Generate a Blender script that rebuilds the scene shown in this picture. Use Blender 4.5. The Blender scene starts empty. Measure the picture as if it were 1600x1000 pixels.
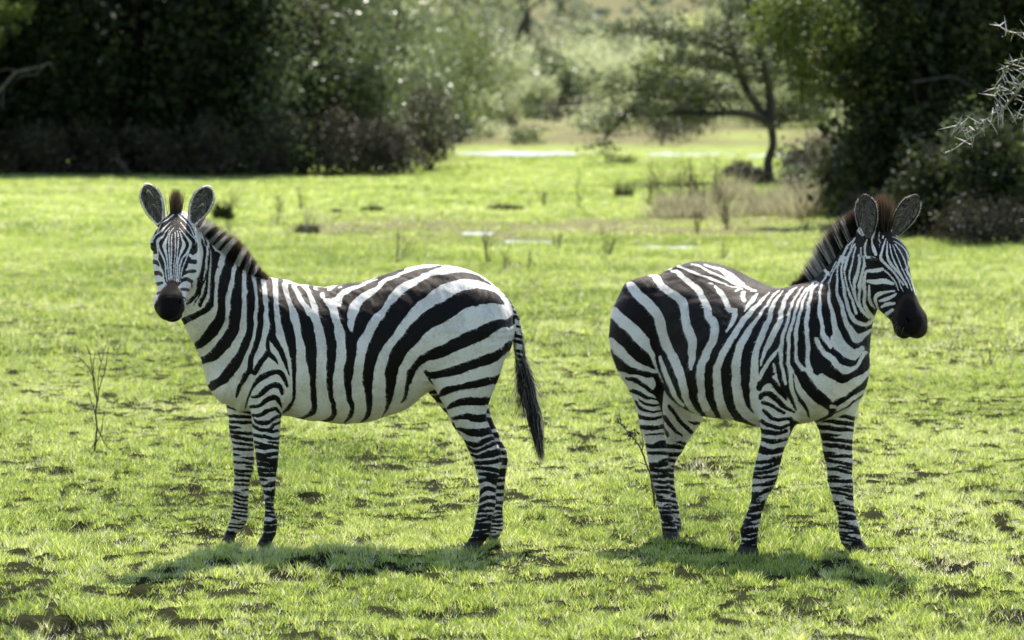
import bpy, math, random
import numpy as np
from mathutils import Vector, Matrix
SC = bpy.context.scene
COL = SC.collection
rng = np.random.default_rng(11)
random.seed(5)

# ---------------------------------------------------------------- camera
F_PX, CAM_H, PITCH = 6667.0, 2.33, math.atan(410 / 6667.0)
cam_d = bpy.data.cameras.new('camera')
cam = bpy.data.objects.new('camera', cam_d)
COL.objects.link(cam)
cam.location = (0, 0, CAM_H)
cam.rotation_euler = (math.pi / 2 - PITCH, 0, 0)
cam_d.sensor_width = 36.0
cam_d.lens = 150.0
cam_d.clip_start = 0.5
cam_d.clip_end = 3000
cam_d.dof.use_dof = True
cam_d.dof.focus_distance = 20.0
cam_d.dof.aperture_fstop = 4.6
SC.camera = cam

# ---------------------------------------------------------------- sky and sun
SUN_EL = math.radians(57)
SUN_AZ = math.radians(7)            # from +Y (straight away from the camera) towards +X
world = bpy.data.worlds.new('World')
SC.world = world
world.use_nodes = True
nt = world.node_tree
nt.nodes.clear()
sky = nt.nodes.new('ShaderNodeTexSky')
sky.sky_type = 'NISHITA'
sky.sun_disc = False
sky.sun_elevation = SUN_EL
sky.sun_rotation = SUN_AZ
bg = nt.nodes.new('ShaderNodeBackground')
bg.inputs['Strength'].default_value = 0.13
wo = nt.nodes.new('ShaderNodeOutputWorld')
nt.links.new(sky.outputs[0], bg.inputs[0])
nt.links.new(bg.outputs[0], wo.inputs[0])
sl = bpy.data.lights.new('sun', 'SUN')
sl.energy = 5.0
sl.angle = math.radians(0.5)
sl.color = (1.0, 0.95, 0.86)
so = bpy.data.objects.new('sun', sl)
COL.objects.link(so)
sdir = Vector((math.sin(SUN_AZ) * math.cos(SUN_EL), math.cos(SUN_AZ) * math.cos(SUN_EL), math.sin(SUN_EL)))
so.rotation_euler = sdir.to_track_quat('Z', 'Y').to_euler()
SC.view_settings.view_transform = 'Standard'
SC.view_settings.look = 'None'
SC.view_settings.exposure = 0.76
SC.view_settings.gamma = 1.0

# ---------------------------------------------------------------- helpers
FW = np.array([0, math.cos(PITCH), -math.sin(PITCH)])
UP = np.array([0, math.sin(PITCH), math.cos(PITCH)])

def P(px, py, Y):
    """point at distance Y (m) on the sight line through photograph coordinates px, py"""
    d = FW + (px - 800.0) / F_PX * np.array([1.0, 0, 0]) - (py - 500.0) / F_PX * UP
    return np.array([0, 0, CAM_H]) + d * (Y / d[1])

def proj(v):
    q = v - np.array([0, 0, CAM_H])
    w = q @ FW
    return 800 + F_PX * q[:, 0] / w, 500 - F_PX * (q @ UP) / w

def GY(py):
    """distance of the ground seen at row py"""
    return CAM_H / math.tan(PITCH + math.atan((py - 500) / F_PX))

def tag(o, label=None, cat=None, group=None, kind=None):
    if label: o['label'] = label
    if cat: o['category'] = cat
    if group: o['group'] = group
    if kind: o['kind'] = kind
    return o

def mesh_np(name, V, F, mat, parent=None, smooth=False, attrs=None, mats=None):
    """V (n,3), F (m,k) all faces with k corners"""
    V = np.ascontiguousarray(V, dtype=np.float32)
    F = np.ascontiguousarray(F, dtype=np.int32)
    me = bpy.data.meshes.new(name)
    me.vertices.add(len(V))
    me.vertices.foreach_set('co', V.ravel())
    n, k = F.shape
    me.loops.add(n * k)
    me.loops.foreach_set('vertex_index', F.ravel())
    me.polygons.add(n)
    me.polygons.foreach_set('loop_start', np.arange(0, n * k, k, dtype=np.int32))
    if smooth:
        me.polygons.foreach_set('use_smooth', np.ones(n, dtype=bool))
    me.update(calc_edges=True)
    for an, av in (attrs or {}).items():
        a = me.attributes.new(an, 'FLOAT' if av.ndim == 1 else 'FLOAT_VECTOR', 'POINT')
        a.data.foreach_set('value' if av.ndim == 1 else 'vector', av.astype(np.float32).ravel())
    me.materials.append(mat)
    o = bpy.data.objects.new(name, me)
    COL.objects.link(o)
    if parent: o.parent = parent
    return o

def empty(name, loc=(0, 0, 0)):
    o = bpy.data.objects.new(name, None)
    o.empty_display_size = 0.2
    COL.objects.link(o)
    o.location = loc
    return o

def rebase(o, loc):
    """put the object's origin at loc without moving its mesh in the world"""
    loc = Vector(loc)
    o.data.transform(Matrix.Translation(-loc))
    o.location = loc

# value noise -------------------------------------------------------------
_tab = np.random.default_rng(3).random((256, 256)).astype(np.float32)
def vnoise(x, y):
    xi = np.floor(x).astype(np.int64); yi = np.floor(y).astype(np.int64)
    fx = x - xi; fy = y - yi
    fx = fx * fx * (3 - 2 * fx); fy = fy * fy * (3 - 2 * fy)
    a = _tab[xi & 255, yi & 255]; b = _tab[(xi + 1) & 255, yi & 255]
    c = _tab[xi & 255, (yi + 1) & 255]; d = _tab[(xi + 1) & 255, (yi + 1) & 255]
    return (a * (1 - fx) + b * fx) * (1 - fy) + (c * (1 - fx) + d * fx) * fy
def fbm(x, y, o=4):
    s = 0; a = 0.5
    for i in range(o):
        s = s + a * vnoise(x * 2 ** i + 17.3 * i, y * 2 ** i + 9.1 * i); a *= 0.5
    return s / (1 - 0.5 ** o)

def zg(x, y):
    """height of the ground"""
    x = np.asarray(x, float); y = np.asarray(y, float)
    z = 0.05 * (fbm(x * 0.9, y * 0.9, 3) - 0.5) + 0.035 * (fbm(x * 3.7 + 50, y * 3.7, 3) - 0.5)
    z = z + (0.030 * (fbm(x * 12.5 + 13, y * 9.5 + 3, 2) - 0.5)) * np.clip(1.3 - y / 90, 0.2, 1)
    z = z + 0.25 * (fbm(x * 0.05 + 5, y * 0.05, 2) - 0.5) * np.clip((y - 35) / 60, 0, 1)
    h = np.clip((y - 330) / 420, 0, 1)
    return z + 75 * h * h * (3 - 2 * h)

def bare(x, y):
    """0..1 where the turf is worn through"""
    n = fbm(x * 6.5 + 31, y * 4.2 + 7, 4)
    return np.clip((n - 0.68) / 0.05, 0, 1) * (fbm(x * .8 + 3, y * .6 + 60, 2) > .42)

# node helpers ------------------------------------------------------------
def new_mat(name):
    m = bpy.data.materials.new(name); m.use_nodes = True
    m.node_tree.nodes.clear()
    return m, m.node_tree
def N(t, typ, **kw):
    n = t.nodes.new(typ)
    for k, v in kw.items():
        if k[0] == '_': setattr(n, k[1:], v)
        else: n.inputs[k.replace('_', ' ')].default_value = v
    return n
def L(t, a, b): t.links.new(a, b)
def mixc(t, fac, a, b):
    n = t.nodes.new('ShaderNodeMix'); n.data_type = 'RGBA'
    for s, v in ((0, fac), (6, a), (7, b)):
        if hasattr(v, 'is_linked'): t.links.new(v, n.inputs[s])
        else: n.inputs[s].default_value = v if s == 0 else (*v, 1)
    return n.outputs[2]
def mth(t, op, a, b=None, c=None, clamp=False):
    n = t.nodes.new('ShaderNodeMath'); n.operation = op; n.use_clamp = clamp
    for i, v in enumerate((a, b, c)):
        if v is None: continue
        if hasattr(v, 'is_linked'): t.links.new(v, n.inputs[i])
        else: n.inputs[i].default_value = v
    return n.outputs[0]
def attr(t, name, fac=True):
    n = t.nodes.new('ShaderNodeAttribute'); n.attribute_name = name
    return n.outputs['Fac'] if fac else n.outputs['Vector']
def noise(t, scale, detail=4, rough=0.55, vec=None, out=0):
    n = t.nodes.new('ShaderNodeTexNoise')
    n.inputs['Scale'].default_value = scale; n.inputs['Detail'].default_value = detail
    n.inputs['Roughness'].default_value = rough
    if vec is None:
        g = t.nodes.new('ShaderNodeTexCoord'); vec = g.outputs['Object']
    t.links.new(vec, n.inputs['Vector'])
    return n.outputs[out]
def ramp(t, fac, stops):
    n = t.nodes.new('ShaderNodeValToRGB'); t.links.new(fac, n.inputs[0])
    e = n.color_ramp.elements
    while len(e) < len(stops): e.new(0.5)
    for i, (p, c) in enumerate(stops):
        e[i].position = p; e[i].color = (*c, 1)
    return n.outputs[0]
def sstep(t, v, lo, hi):
    n = t.nodes.new('ShaderNodeMapRange'); n.interpolation_type = 'SMOOTHSTEP'
    t.links.new(v, n.inputs[0])
    n.inputs[1].default_value = lo; n.inputs[2].default_value = hi
    return n.outputs[0]

def leaf_mat(name, cols, trans=0.45, rough=0.45, spec=0.5, tmul=1.0):
    """cols: colour ramp over the per-leaf 'tint' attribute"""
    m, t = new_mat(name)
    c = ramp(t, attr(t, 'tint'), cols)
    p = N(t, 'ShaderNodeBsdfPrincipled', Roughness=rough)
    p.inputs['Specular IOR Level'].default_value = spec
    L(t, c, p.inputs['Base Color'])
    tr = N(t, 'ShaderNodeBsdfTranslucent')
    g = t.nodes.new('ShaderNodeHueSaturation'); g.inputs['Saturation'].default_value = 1.1
    g.inputs['Value'].default_value = tmul; g.inputs['Hue'].default_value = 0.49
    L(t, c, g.inputs['Color']); L(t, g.outputs[0], tr.inputs[0])
    mx = N(t, 'ShaderNodeMixShader', Fac=trans)
    L(t, p.outputs[0], mx.inputs[1]); L(t, tr.outputs[0], mx.inputs[2])
    o = t.nodes.new('ShaderNodeOutputMaterial'); L(t, mx.outputs[0], o.inputs[0])
    return m
def plain_mat(name, c1, c2, scale=8, rough=0.8, bump=0.3):
    m, t = new_mat(name)
    n = noise(t, scale, 6)
    p = N(t, 'ShaderNodeBsdfPrincipled', Roughness=rough)
    L(t, mixc(t, sstep(t, n, 0.35, 0.65), c1, c2), p.inputs['Base Color'])
    b = N(t, 'ShaderNodeBump', Strength=bump, Distance=0.02); L(t, n, b.inputs['Height'])
    L(t, b.outputs[0], p.inputs['Normal'])
    o = t.nodes.new('ShaderNodeOutputMaterial'); L(t, p.outputs[0], o.inputs[0])
    return m
# ================================================================ zebras
VOX = 0.0055
def catmull(st, nsub):
    """densify a list of equal-length numeric rows"""
    A = np.array(st, float); n = len(A); out = []
    for i in range(n - 1):
        p0 = A[max(i - 1, 0)]; p1 = A[i]; p2 = A[i + 1]; p3 = A[min(i + 2, n - 1)]
        for k in range(nsub):
            t = k / nsub
            out.append(0.5 * ((2 * p1) + (-p0 + p2) * t + (2 * p0 - 5 * p1 + 4 * p2 - p3) * t * t + (-p0 + 3 * p1 - 3 * p2 + p3) * t ** 3))
    out.append(A[-1])
    return np.array(out)

class Field:
    def __init__(s, lo, hi):
        s.lo = np.array(lo, float); s.n = np.ceil((np.array(hi) - s.lo) / VOX).astype(int)
        s.f = np.full(s.n, 1.0, np.float32); s.lab = np.zeros(s.n, np.uint8)
        s.ax = [(s.lo[i] + VOX * np.arange(s.n[i])).astype(np.float32) for i in range(3)]
    def win(s, lo, hi):
        a = np.clip(((np.array(lo) - s.lo) / VOX).astype(int), 0, s.n - 1)
        b = np.clip(((np.array(hi) - s.lo) / VOX).astype(int) + 2, 1, s.n)
        return a, b
    def grid(s, a, b):
        return (s.ax[0][a[0]:b[0], None, None], s.ax[1][None, a[1]:b[1], None], s.ax[2][None, None, a[2]:b[2]])
    def add(s, part, k=0.03, label=0, sub=False):
        a, b, g = part
        sl = tuple(slice(a[i], b[i]) for i in range(3))
        f = s.f[sl]
        if sub:
            g = -g
            h = np.clip(0.5 - 0.5 * (f - g) / k, 0, 1)
            s.f[sl] = f * (1 - h) + g * h + k * h * (1 - h); return
        s.lab[sl] = np.where(g < f, label, s.lab[sl])
        h = np.clip(0.5 + 0.5 * (f - g) / k, 0, 1)
        s.f[sl] = f * (1 - h) + g * h - k * h * (1 - h)
    def tube(s, rows, nsub=3, cap=(0.02, 0.02), icap=0.02):
        """rows: (cx,cy,cz, nx,ny,nz, mx,my,mz, rn, rm)"""
        R = catmull(rows, nsub)
        for j in (3, 6):
            R[:, j:j + 3] /= np.linalg.norm(R[:, j:j + 3], axis=1)[:, None]
        rr = np.maximum(R[:, 9], R[:, 10])[:, None] + 0.06
        a, b = s.win((R[:, :3] - rr).min(0), (R[:, :3] + rr).max(0))
        G = np.full(b - a, 1.0, np.float32)
        for i in range(len(R) - 1):
            A, B = R[i], R[i + 1]
            r = max(rr[i, 0], rr[i + 1, 0])
            a2, b2 = s.win(np.minimum(A[:3], B[:3]) - r, np.maximum(A[:3], B[:3]) + r)
            a2 = np.maximum(a2, a); b2 = np.minimum(b2, b)
            if np.any(b2 <= a2): continue
            X, Y, Z = s.grid(a2, b2)
            Na = np.cross(A[3:6], A[6:9]); Nb = np.cross(B[3:6], B[6:9])
            d = B[:3] - A[:3]
            Na /= np.linalg.norm(Na); Nb /= np.linalg.norm(Nb)
            if Na @ d < 0: Na = -Na
            if Nb @ d < 0: Nb = -Nb
            ta = (X - A[0]) * Na[0] + (Y - A[1]) * Na[1] + (Z - A[2]) * Na[2]
            tb = (B[0] - X) * Nb[0] + (B[1] - Y) * Nb[1] + (B[2] - Z) * Nb[2]
            t = np.clip(ta / np.maximum(ta + tb, 1e-4), 0, 1)
            t = np.where((ta < 0), 0, np.where(tb < 0, 1, t)).astype(np.float32)
            def lp(j): return A[j] + (B[j] - A[j]) * t
            qx, qy, qz = X - lp(0), Y - lp(1), Z - lp(2)
            rn, rm = np.maximum(lp(9), 1e-3), np.maximum(lp(10), 1e-3)
            u = (qx * lp(3) + qy * lp(4) + qz * lp(5)) / rn
            v = (qx * lp(6) + qy * lp(7) + qz * lp(8)) / rm
            ca = cap[0] if i == 0 else icap
            cb = cap[1] if i == len(R) - 2 else icap
            w = np.where(ta < 0, ta / ca, np.where(tb < 0, tb / cb, 0))
            wr = np.where(ta < 0, ca, cb)
            k0 = np.sqrt(u * u + v * v + w * w) + 1e-6
            k1 = np.sqrt((u / rn) ** 2 + (v / rm) ** 2 + (w / wr) ** 2) + 1e-6
            g = k0 * (k0 - 1) / k1
            sl = tuple(slice(a2[q] - a[q], b2[q] - a[q]) for q in range(3))
            G[sl] = np.minimum(G[sl], g)
        return a, b, G
    def ell(s, c, axes, rad):
        """ellipsoid with row axes (3x3) and radii"""
        c = np.array(c, float); ax = np.array(axes, float); rad = np.array(rad, float)
        r = rad.max() + 0.06
        a, b = s.win(c - r, c + r)
        X, Y, Z = s.grid(a, b)
        q = [((X - c[0]) * ax[i][0] + (Y - c[1]) * ax[i][1] + (Z - c[2]) * ax[i][2]) / rad[i] for i in range(3)]
        k0 = np.sqrt(q[0] ** 2 + q[1] ** 2 + q[2] ** 2) + 1e-6
        k1 = np.sqrt((q[0] / rad[0]) ** 2 + (q[1] / rad[1]) ** 2 + (q[2] / rad[2]) ** 2) + 1e-6
        return a, b, (k0 * (k0 - 1) / k1).astype(np.float32)
    def mesh(s, iters=6):
        """surface nets"""
        f = s.f; ins = f < 0
        cnt = np.zeros(tuple(np.array(f.shape) - 1), np.uint8)
        sh = [(i, j, k) for i in (0, 1) for j in (0, 1) for k in (0, 1)]
        nx, ny, nz = cnt.shape
        for (i, j, k) in sh:
            cnt += ins[i:i + nx, j:j + ny, k:k + nz]
        cells = np.argwhere((cnt > 0) & (cnt < 8))
        idx = np.full(cnt.shape, -1, np.int32)
        idx[tuple(cells.T)] = np.arange(len(cells))
        cv = {c: f[cells[:, 0] + c[0], cells[:, 1] + c[1], cells[:, 2] + c[2]] for c in sh}
        acc = np.zeros((len(cells), 3)); num = np.zeros(len(cells))
        for c in sh:
            for ax in range(3):
                if c[ax]: continue
                e = list(c); e[ax] = 1; e = tuple(e)
                va, vb = cv[c], cv[e]
                m = (va < 0) != (vb < 0)
                t = np.where(m, va / np.where(va == vb, 1, va - vb), 0)
                for q in range(3):
                    acc[:, q] += np.where(m, c[q] + (t if q == ax else 0), 0)
                num += m
        V = s.lo + (cells + acc / num[:, None]) * VOX
        lab = s.lab[tuple(cells.T)]
        Fs = []
        for ax in range(3):
            b1, b2 = (ax + 1) % 3, (ax + 2) % 3
            n2 = list(f.shape); n2[ax] -= 1
            A = ins[tuple(slice(0, n2[q]) for q in range(3))]
            o = [0, 0, 0]; o[ax] = 1
            Bm = ins[tuple(slice(o[q], o[q] + n2[q]) for q in range(3))]
            for flip in (0, 1):
                ed = np.argwhere(A & ~Bm) if flip == 0 else np.argwhere(~A & Bm)
                ed = ed[(ed[:, b1] > 0) & (ed[:, b2] > 0)]
                def cell(d1, d2):
                    c = ed.copy(); c[:, b1] -= d1; c[:, b2] -= d2
                    return idx[tuple(c.T)]
                q = np.stack([cell(0, 0), cell(1, 0), cell(1, 1), cell(0, 1)], 1)
                if flip == 1: q = q[:, ::-1]
                Fs.append(q)
        Fc = np.concatenate(Fs)
        Fc = Fc[(Fc >= 0).all(1)]
        # smoothing
        E = np.concatenate([Fc[:, [0, 1]], Fc[:, [1, 2]], Fc[:, [2, 3]], Fc[:, [3, 0]]])
        for it in range(iters):
            fac = 0.5 if it % 2 == 0 else -0.52
            S = np.zeros_like(V); C = np.zeros(len(V))
            for q in range(3):
                S[:, q] = np.bincount(E[:, 0], V[E[:, 1], q], len(V)) + np.bincount(E[:, 1], V[E[:, 0], q], len(V))
            C = np.bincount(E[:, 0], minlength=len(V)) + np.bincount(E[:, 1], minlength=len(V))
            V = V + fac * (S / C[:, None] - V)
        return V, Fc, lab

def vnormals(V, Fc):
    n = np.cross(V[Fc[:, 2]] - V[Fc[:, 0]], V[Fc[:, 3]] - V[Fc[:, 1]])
    N_ = np.zeros_like(V)
    for c in range(4):
        for q in range(3):
            N_[:, q] += np.bincount(Fc[:, c], n[:, q], len(V))
    return N_ / (np.linalg.norm(N_, axis=1)[:, None] + 1e-12)

def subdivide(V, Fc, sel, lab):
    """split selected quads in four; neighbours stay (tiny T-junctions are closed by snapping mid points)"""
    S = Fc[sel]; K = Fc[~sel]
    E = np.concatenate([S[:, [0, 1]], S[:, [1, 2]], S[:, [2, 3]], S[:, [3, 0]]])
    Es = np.sort(E, 1); key = Es[:, 0].astype(np.int64) * len(V) + Es[:, 1]
    u, inv = np.unique(key, return_inverse=True)
    ea, eb = u // len(V), u % len(V)
    mid = (V[ea] + V[eb]) / 2
    m = len(S); base = len(V)
    em = base + inv.reshape(4, m).T
    cen = base + len(u) + np.arange(m)
    V2 = np.concatenate([V, mid, V[S].mean(1)])
    lab2 = np.concatenate([lab, lab[ea], lab[S[:, 0]]])
    q = [np.stack([S[:, i], em[:, i], cen, em[:, (i + 3) % 4]], 1) for i in range(4)]
    return V2, np.concatenate([K] + q), lab2

# ---- painting the coat: strokes traced as centre lines with widths
class Coat:
    def __init__(s, crops, box, default=-5.0):
        s.crops = crops; s.x0, s.y0, s.x1, s.y1 = box; s.r = 2.0
        s.g = np.full((int((s.y1 - s.y0) * s.r), int((s.x1 - s.x0) * s.r)), default, np.float32)
        s.xx = s.x0 + np.arange(s.g.shape[1]) / s.r; s.yy = s.y0 + np.arange(s.g.shape[0]) / s.r
    def parse(s, txt):
        o = (0, 0, 1.0); pts = []
        for w in txt.split():
            if ',' not in w: o = s.crops[w]
            else:
                x, y, ww = map(float, w.split(','))
                pts.append((o[0] + x / o[2], o[1] + y / o[2], ww / o[2]))
        return pts
    def stroke(s, sign, pts):
        if isinstance(pts, str): pts = s.parse(pts)
        if len(pts) == 1: pts = pts + [(pts[0][0] + .1, pts[0][1], pts[0][2])]
        R = catmull(pts, 5); R[:, 2] = np.maximum(R[:, 2], 0.3)
        for A, B in zip(R[:-1], R[1:]):
            m = max(A[2], B[2]) / 2 + 6
            i0 = max(int((min(A[0], B[0]) - m - s.x0) * s.r), 0); i1 = min(int((max(A[0], B[0]) + m - s.x0) * s.r) + 1, s.g.shape[1])
            j0 = max(int((min(A[1], B[1]) - m - s.y0) * s.r), 0); j1 = min(int((max(A[1], B[1]) + m - s.y0) * s.r) + 1, s.g.shape[0])
            if i1 <= i0 or j1 <= j0: continue
            X = s.xx[None, i0:i1]; Y = s.yy[j0:j1, None]
            d = B[:2] - A[:2]; l2 = d @ d + 1e-9
            t = np.clip(((X - A[0]) * d[0] + (Y - A[1]) * d[1]) / l2, 0, 1)
            D = (A[2] + (B[2] - A[2]) * t) / 2 - np.hypot(X - A[0] - t * d[0], Y - A[1] - t * d[1])
            g = s.g[j0:j1, i0:i1]
            s.g[j0:j1, i0:i1] = np.maximum(g, D) if sign > 0 else np.minimum(g, -D)
    def run(s, txt):
        for ln in txt.strip().splitlines():
            ln = ln.strip()
            if not ln or ln[0] == '#': continue
            s.stroke(1 if ln[0] == 'K' else -1, ln[1:])
        return s
    def bands(s, legs, y0, y1, sp0, sp1, duty, seed, sag=2.0, tilt=0.0):
        """rings round a leg; legs: list of (xl, xr, y)"""
        r = random.Random(seed); Lg = np.array(legs, float)
        y = y0; i = 0
        while y < y1:
            k = (y - y0) / (y1 - y0); sp = sp0 + (sp1 - sp0) * k
            xl = np.interp(y, Lg[:, 2], Lg[:, 0]) - 3; xr = np.interp(y, Lg[:, 2], Lg[:, 1]) + 3
            w = sp * duty * r.uniform(0.85, 1.15); tl = tilt + r.uniform(-0.12, 0.12)
            c = (xl + xr) / 2; h = (xr - xl) / 2; sg = sag * r.uniform(0.4, 1.4)
            if r.random() < .30:                      # a band that dies out half way, and forks
                q = r.random() < .5; e = r.uniform(-.1, .35) * h * (1 if q else -1)
                x0, x1 = (xl, c + e) if q else (xr, c + e)
                s.stroke(1, [(x0, y - (tl * h if q else -tl * h), w * .9), ((x0 + x1) / 2, y + sg * .6, w * .8), (x1, y + sg + r.uniform(-2, 2), w * .15)])
                y += sp * r.uniform(.55, .8)
                continue
            a, b = r.choice([(1, 1), (1, 0.5), (0.5, 1), (1, 1.1), (.8, .8)])
            s.stroke(1, [(xl, y - tl * h, w * a), (c - h * .4, y + sg * .8 - tl * h * .4 + r.uniform(-.7, .7), w),
                         (c + h * .4, y + sg * .8 + tl * h * .4 + r.uniform(-.7, .7), w), (xr, y + tl * h, w * b)])
            y += sp * r.uniform(0.9, 1.1); i += 1
        return s
    def sample(s, px, py):
        x = np.clip((px - s.x0) * s.r, 0, s.g.shape[1] - 1.01); y = np.clip((py - s.y0) * s.r, 0, s.g.shape[0] - 1.01)
        i = x.astype(int); j = y.astype(int); fx = x - i; fy = y - j
        g = s.g
        return (g[j, i] * (1 - fx) + g[j, i + 1] * fx) * (1 - fy) + (g[j + 1, i] * (1 - fx) + g[j + 1, i + 1] * fx) * fy

# ---- hair: thin tapering strips
def strands(name, roots, tips, width, tint, mat, parent, bend=None, seg=3):
    n = len(roots); roots = np.array(roots); tips = np.array(tips)
    width = np.broadcast_to(width, n)
    d = tips - roots
    side = np.cross(d, rng.normal(size=(n, 3))); side /= np.linalg.norm(side, axis=1)[:, None] + 1e-9
    if bend is None: bend = np.zeros((n, 3))
    V = []; T = []
    for k in range(seg):
        t = k / seg
        c = roots + d * t + bend * (t * t - t)
        w = (width * (1 - t) ** 0.6)[:, None] / 2
        V += [c - side * w, c + side * w]; T += [np.full(n, t)] * 2
    V.append(tips); T.append(np.ones(n))
    m = len(V); VV = np.stack(V, 1).reshape(-1, 3); TT = np.stack(T, 1).reshape(-1)
    b = np.arange(n)[:, None] * m; F = []
    for k in range(seg - 1):
        o = 2 * k
        F += [b + np.array([[o, o + 1, o + 3]]), b + np.array([[o, o + 3, o + 2]])]
    o = 2 * (seg - 1)
    F.append(b + np.array([[o, o + 1, o + 2]]))
    return mesh_np(name, VV, np.concatenate(F), mat, parent, True, {'t': TT, 'tint': np.repeat(tint, m)})

# ---- coat materials
def coat_material():
    m, t = new_mat('zebra_coat')
    g = t.nodes.new('ShaderNodeTexCoord').outputs['Object']
    mp = N(t, 'ShaderNodeMapping'); mp.inputs['Scale'].default_value = (1, 1, 0.35); L(t, g, mp.inputs[0])
    hair = noise(t, 420, 3, 0.6, mp.outputs[0])
    fine = noise(t, 90, 4, 0.6, g)
    big = noise(t, 7, 5, 0.6, g)
    s = attr(t, 'stripe')
    s2 = mth(t, 'ADD', s, mth(t, 'MULTIPLY', mth(t, 'SUBTRACT', fine, 0.5), 2.2))
    s2 = mth(t, 'ADD', s2, mth(t, 'MULTIPLY', mth(t, 'SUBTRACT', hair, 0.5), 2.0))
    k = sstep(t, s2, -0.45, 0.45)
    dirt = attr(t, 'dirt')
    white = mixc(t, sstep(t, mth(t, 'ADD', mth(t, 'MULTIPLY', big, .6), mth(t, 'MULTIPLY', fine, .4)), 0.42, 0.62), (0.91, 0.86, 0.79), (0.72, 0.67, 0.60))
    white = mixc(t, mth(t, 'MULTIPLY', dirt, sstep(t, mth(t, 'ADD', fine, mth(t, 'MULTIPLY', big, .5)), 0.45, 1.0)), white, (0.36, 0.31, 0.24))
    black = mixc(t, hair, (0.004, 0.0032, 0.003), (0.010, 0.0075, 0.006))
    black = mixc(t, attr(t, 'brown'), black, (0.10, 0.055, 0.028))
    c = mixc(t, k, white, black)
    mz = attr(t, 'muzzle')
    mzn = sstep(t, mth(t, 'ADD', mz, mth(t, 'MULTIPLY', mth(t, 'SUBTRACT', fine, .5), 3.0)), -2.2, 2.0)
    mzc = mixc(t, sstep(t, mz, 0.0, 9.0), (0.060, 0.034, 0.021), (0.0075, 0.0065, 0.0062))
    mzc = mixc(t, mth(t, 'MULTIPLY', sstep(t, big, .45, .7), .5), mzc, (0.030, 0.024, 0.021))
    c = mixc(t, mzn, c, mzc)
    ear = attr(t, 'ear')
    ec = mixc(t, sstep(t, hair, 0.3, 0.75), (0.045, 0.037, 0.032), (0.26, 0.225, 0.19))
    c = mixc(t, sstep(t, ear, 0.35, 0.65), c, ec)
    hoof = attr(t, 'hoof')
    hc = mixc(t, fine, (0.035, 0.028, 0.023), (0.085, 0.070, 0.058))
    c = mixc(t, hoof, c, hc)
    p = N(t, 'ShaderNodeBsdfPrincipled', Roughness=0.55)
    L(t, mth(t, 'SUBTRACT', 0.16, mth(t, 'MULTIPLY', mzn, 0.10)), p.inputs['Specular IOR Level'])
    p.inputs['Sheen Weight'].default_value = 0.05
    p.inputs['Sheen Roughness'].default_value = 0.45
    p.inputs['Sheen Tint'].default_value = (1, 0.97, 0.93, 1)
    L(t, c, p.inputs['Base Color'])
    b = N(t, 'ShaderNodeBump', Strength=0.5, Distance=0.004)
    wr = noise(t, 26, 4, 0.6, mp.outputs[0])
    L(t, mth(t, 'ADD', hair, mth(t, 'MULTIPLY', wr, 1.5)), b.inputs['Height']); L(t, b.outputs[0], p.inputs['Normal'])
    o = t.nodes.new('ShaderNodeOutputMaterial'); L(t, p.outputs[0], o.inputs[0])
    return m
def hair_material():
    """tint 0 black .. 1 white; tips bleached brown above 2"""
    m, t = new_mat('zebra_hair')
    tt = attr(t, 't'); ti = attr(t, 'tint')
    c = mixc(t, sstep(t, ti, 0.3, 0.7), (0.012, 0.009, 0.008), (0.62, 0.59, 0.55))
    c = mixc(t, sstep(t, mth(t, 'ADD', tt, mth(t, 'MULTIPLY', ti, -0.1)), 0.55, 1.0), c, (0.13, 0.085, 0.052))
    c = mixc(t, sstep(t, ti, 1.4, 1.6), c, mixc(t, sstep(t, tt, 0.15, 0.7), (0.02, 0.014, 0.011), (0.15, 0.092, 0.052)))
    c = mixc(t, sstep(t, ti, 2.4, 2.6), c, (0.02, 0.015, 0.012))
    c = mixc(t, sstep(t, ti, 3.4, 3.6), c, (0.45, 0.42, 0.38))
    p = N(t, 'ShaderNodeBsdfPrincipled', Roughness=0.45)
    L(t, c, p.inputs['Base Color'])
    tr = N(t, 'ShaderNodeBsdfTranslucent'); L(t, c, tr.inputs[0])
    mx = N(t, 'ShaderNodeMixShader', Fac=0.35); L(t, p.outputs[0], mx.inputs[1]); L(t, tr.outputs[0], mx.inputs[2])
    o = t.nodes.new('ShaderNodeOutputMaterial'); L(t, mx.outputs[0], o.inputs[0])
    return m
COAT = coat_material(); HAIR = hair_material()
_m, _t = new_mat('eye_gloss')
_p = N(_t, 'ShaderNodeBsdfPrincipled', Roughness=0.08); _p.inputs['Base Color'].default_value = (0.012, 0.008, 0.006, 1)
_o = _t.nodes.new('ShaderNodeOutputMaterial'); L(_t, _p.outputs[0], _o.inputs[0]); EYE = _m

# trunk profile: along (m from the buttocks), top z, bottom z, half width
k_ = 330.0
def lrow(xa, ya, xb, yb):
    a = P(xa, ya, 20.2); b = P(xb, yb, 20.2)
    o = P(797, 500, 20.2)[0]
    return (o - a[0], a[2], o - b[0], b[2])
TRUNK = [  # (top x, top y, bottom x, bottom y, half width) read off the side view
    (787, 464, 784, 560, .15), (766, 441, 764, 592, .215), (735, 424, 735, 605, .245), (700, 415, 703, 606, .27),
    (665, 414, 670, 612, .285), (625, 421, 634, 638, .30), (585, 434, 590, 655, .31), (545, 444, 542, 662, .305),
    (505, 449, 494, 659, .285), (470, 444, 446, 650, .25), (445, 440, 395, 642, .22), (425, 438, 356, 624, .19),
    (402, 436, 334, 590, .155)]
TRUNK = [lrow(a, b, c, d) + (w,) for a, b, c, d, w in TRUNK]

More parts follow.
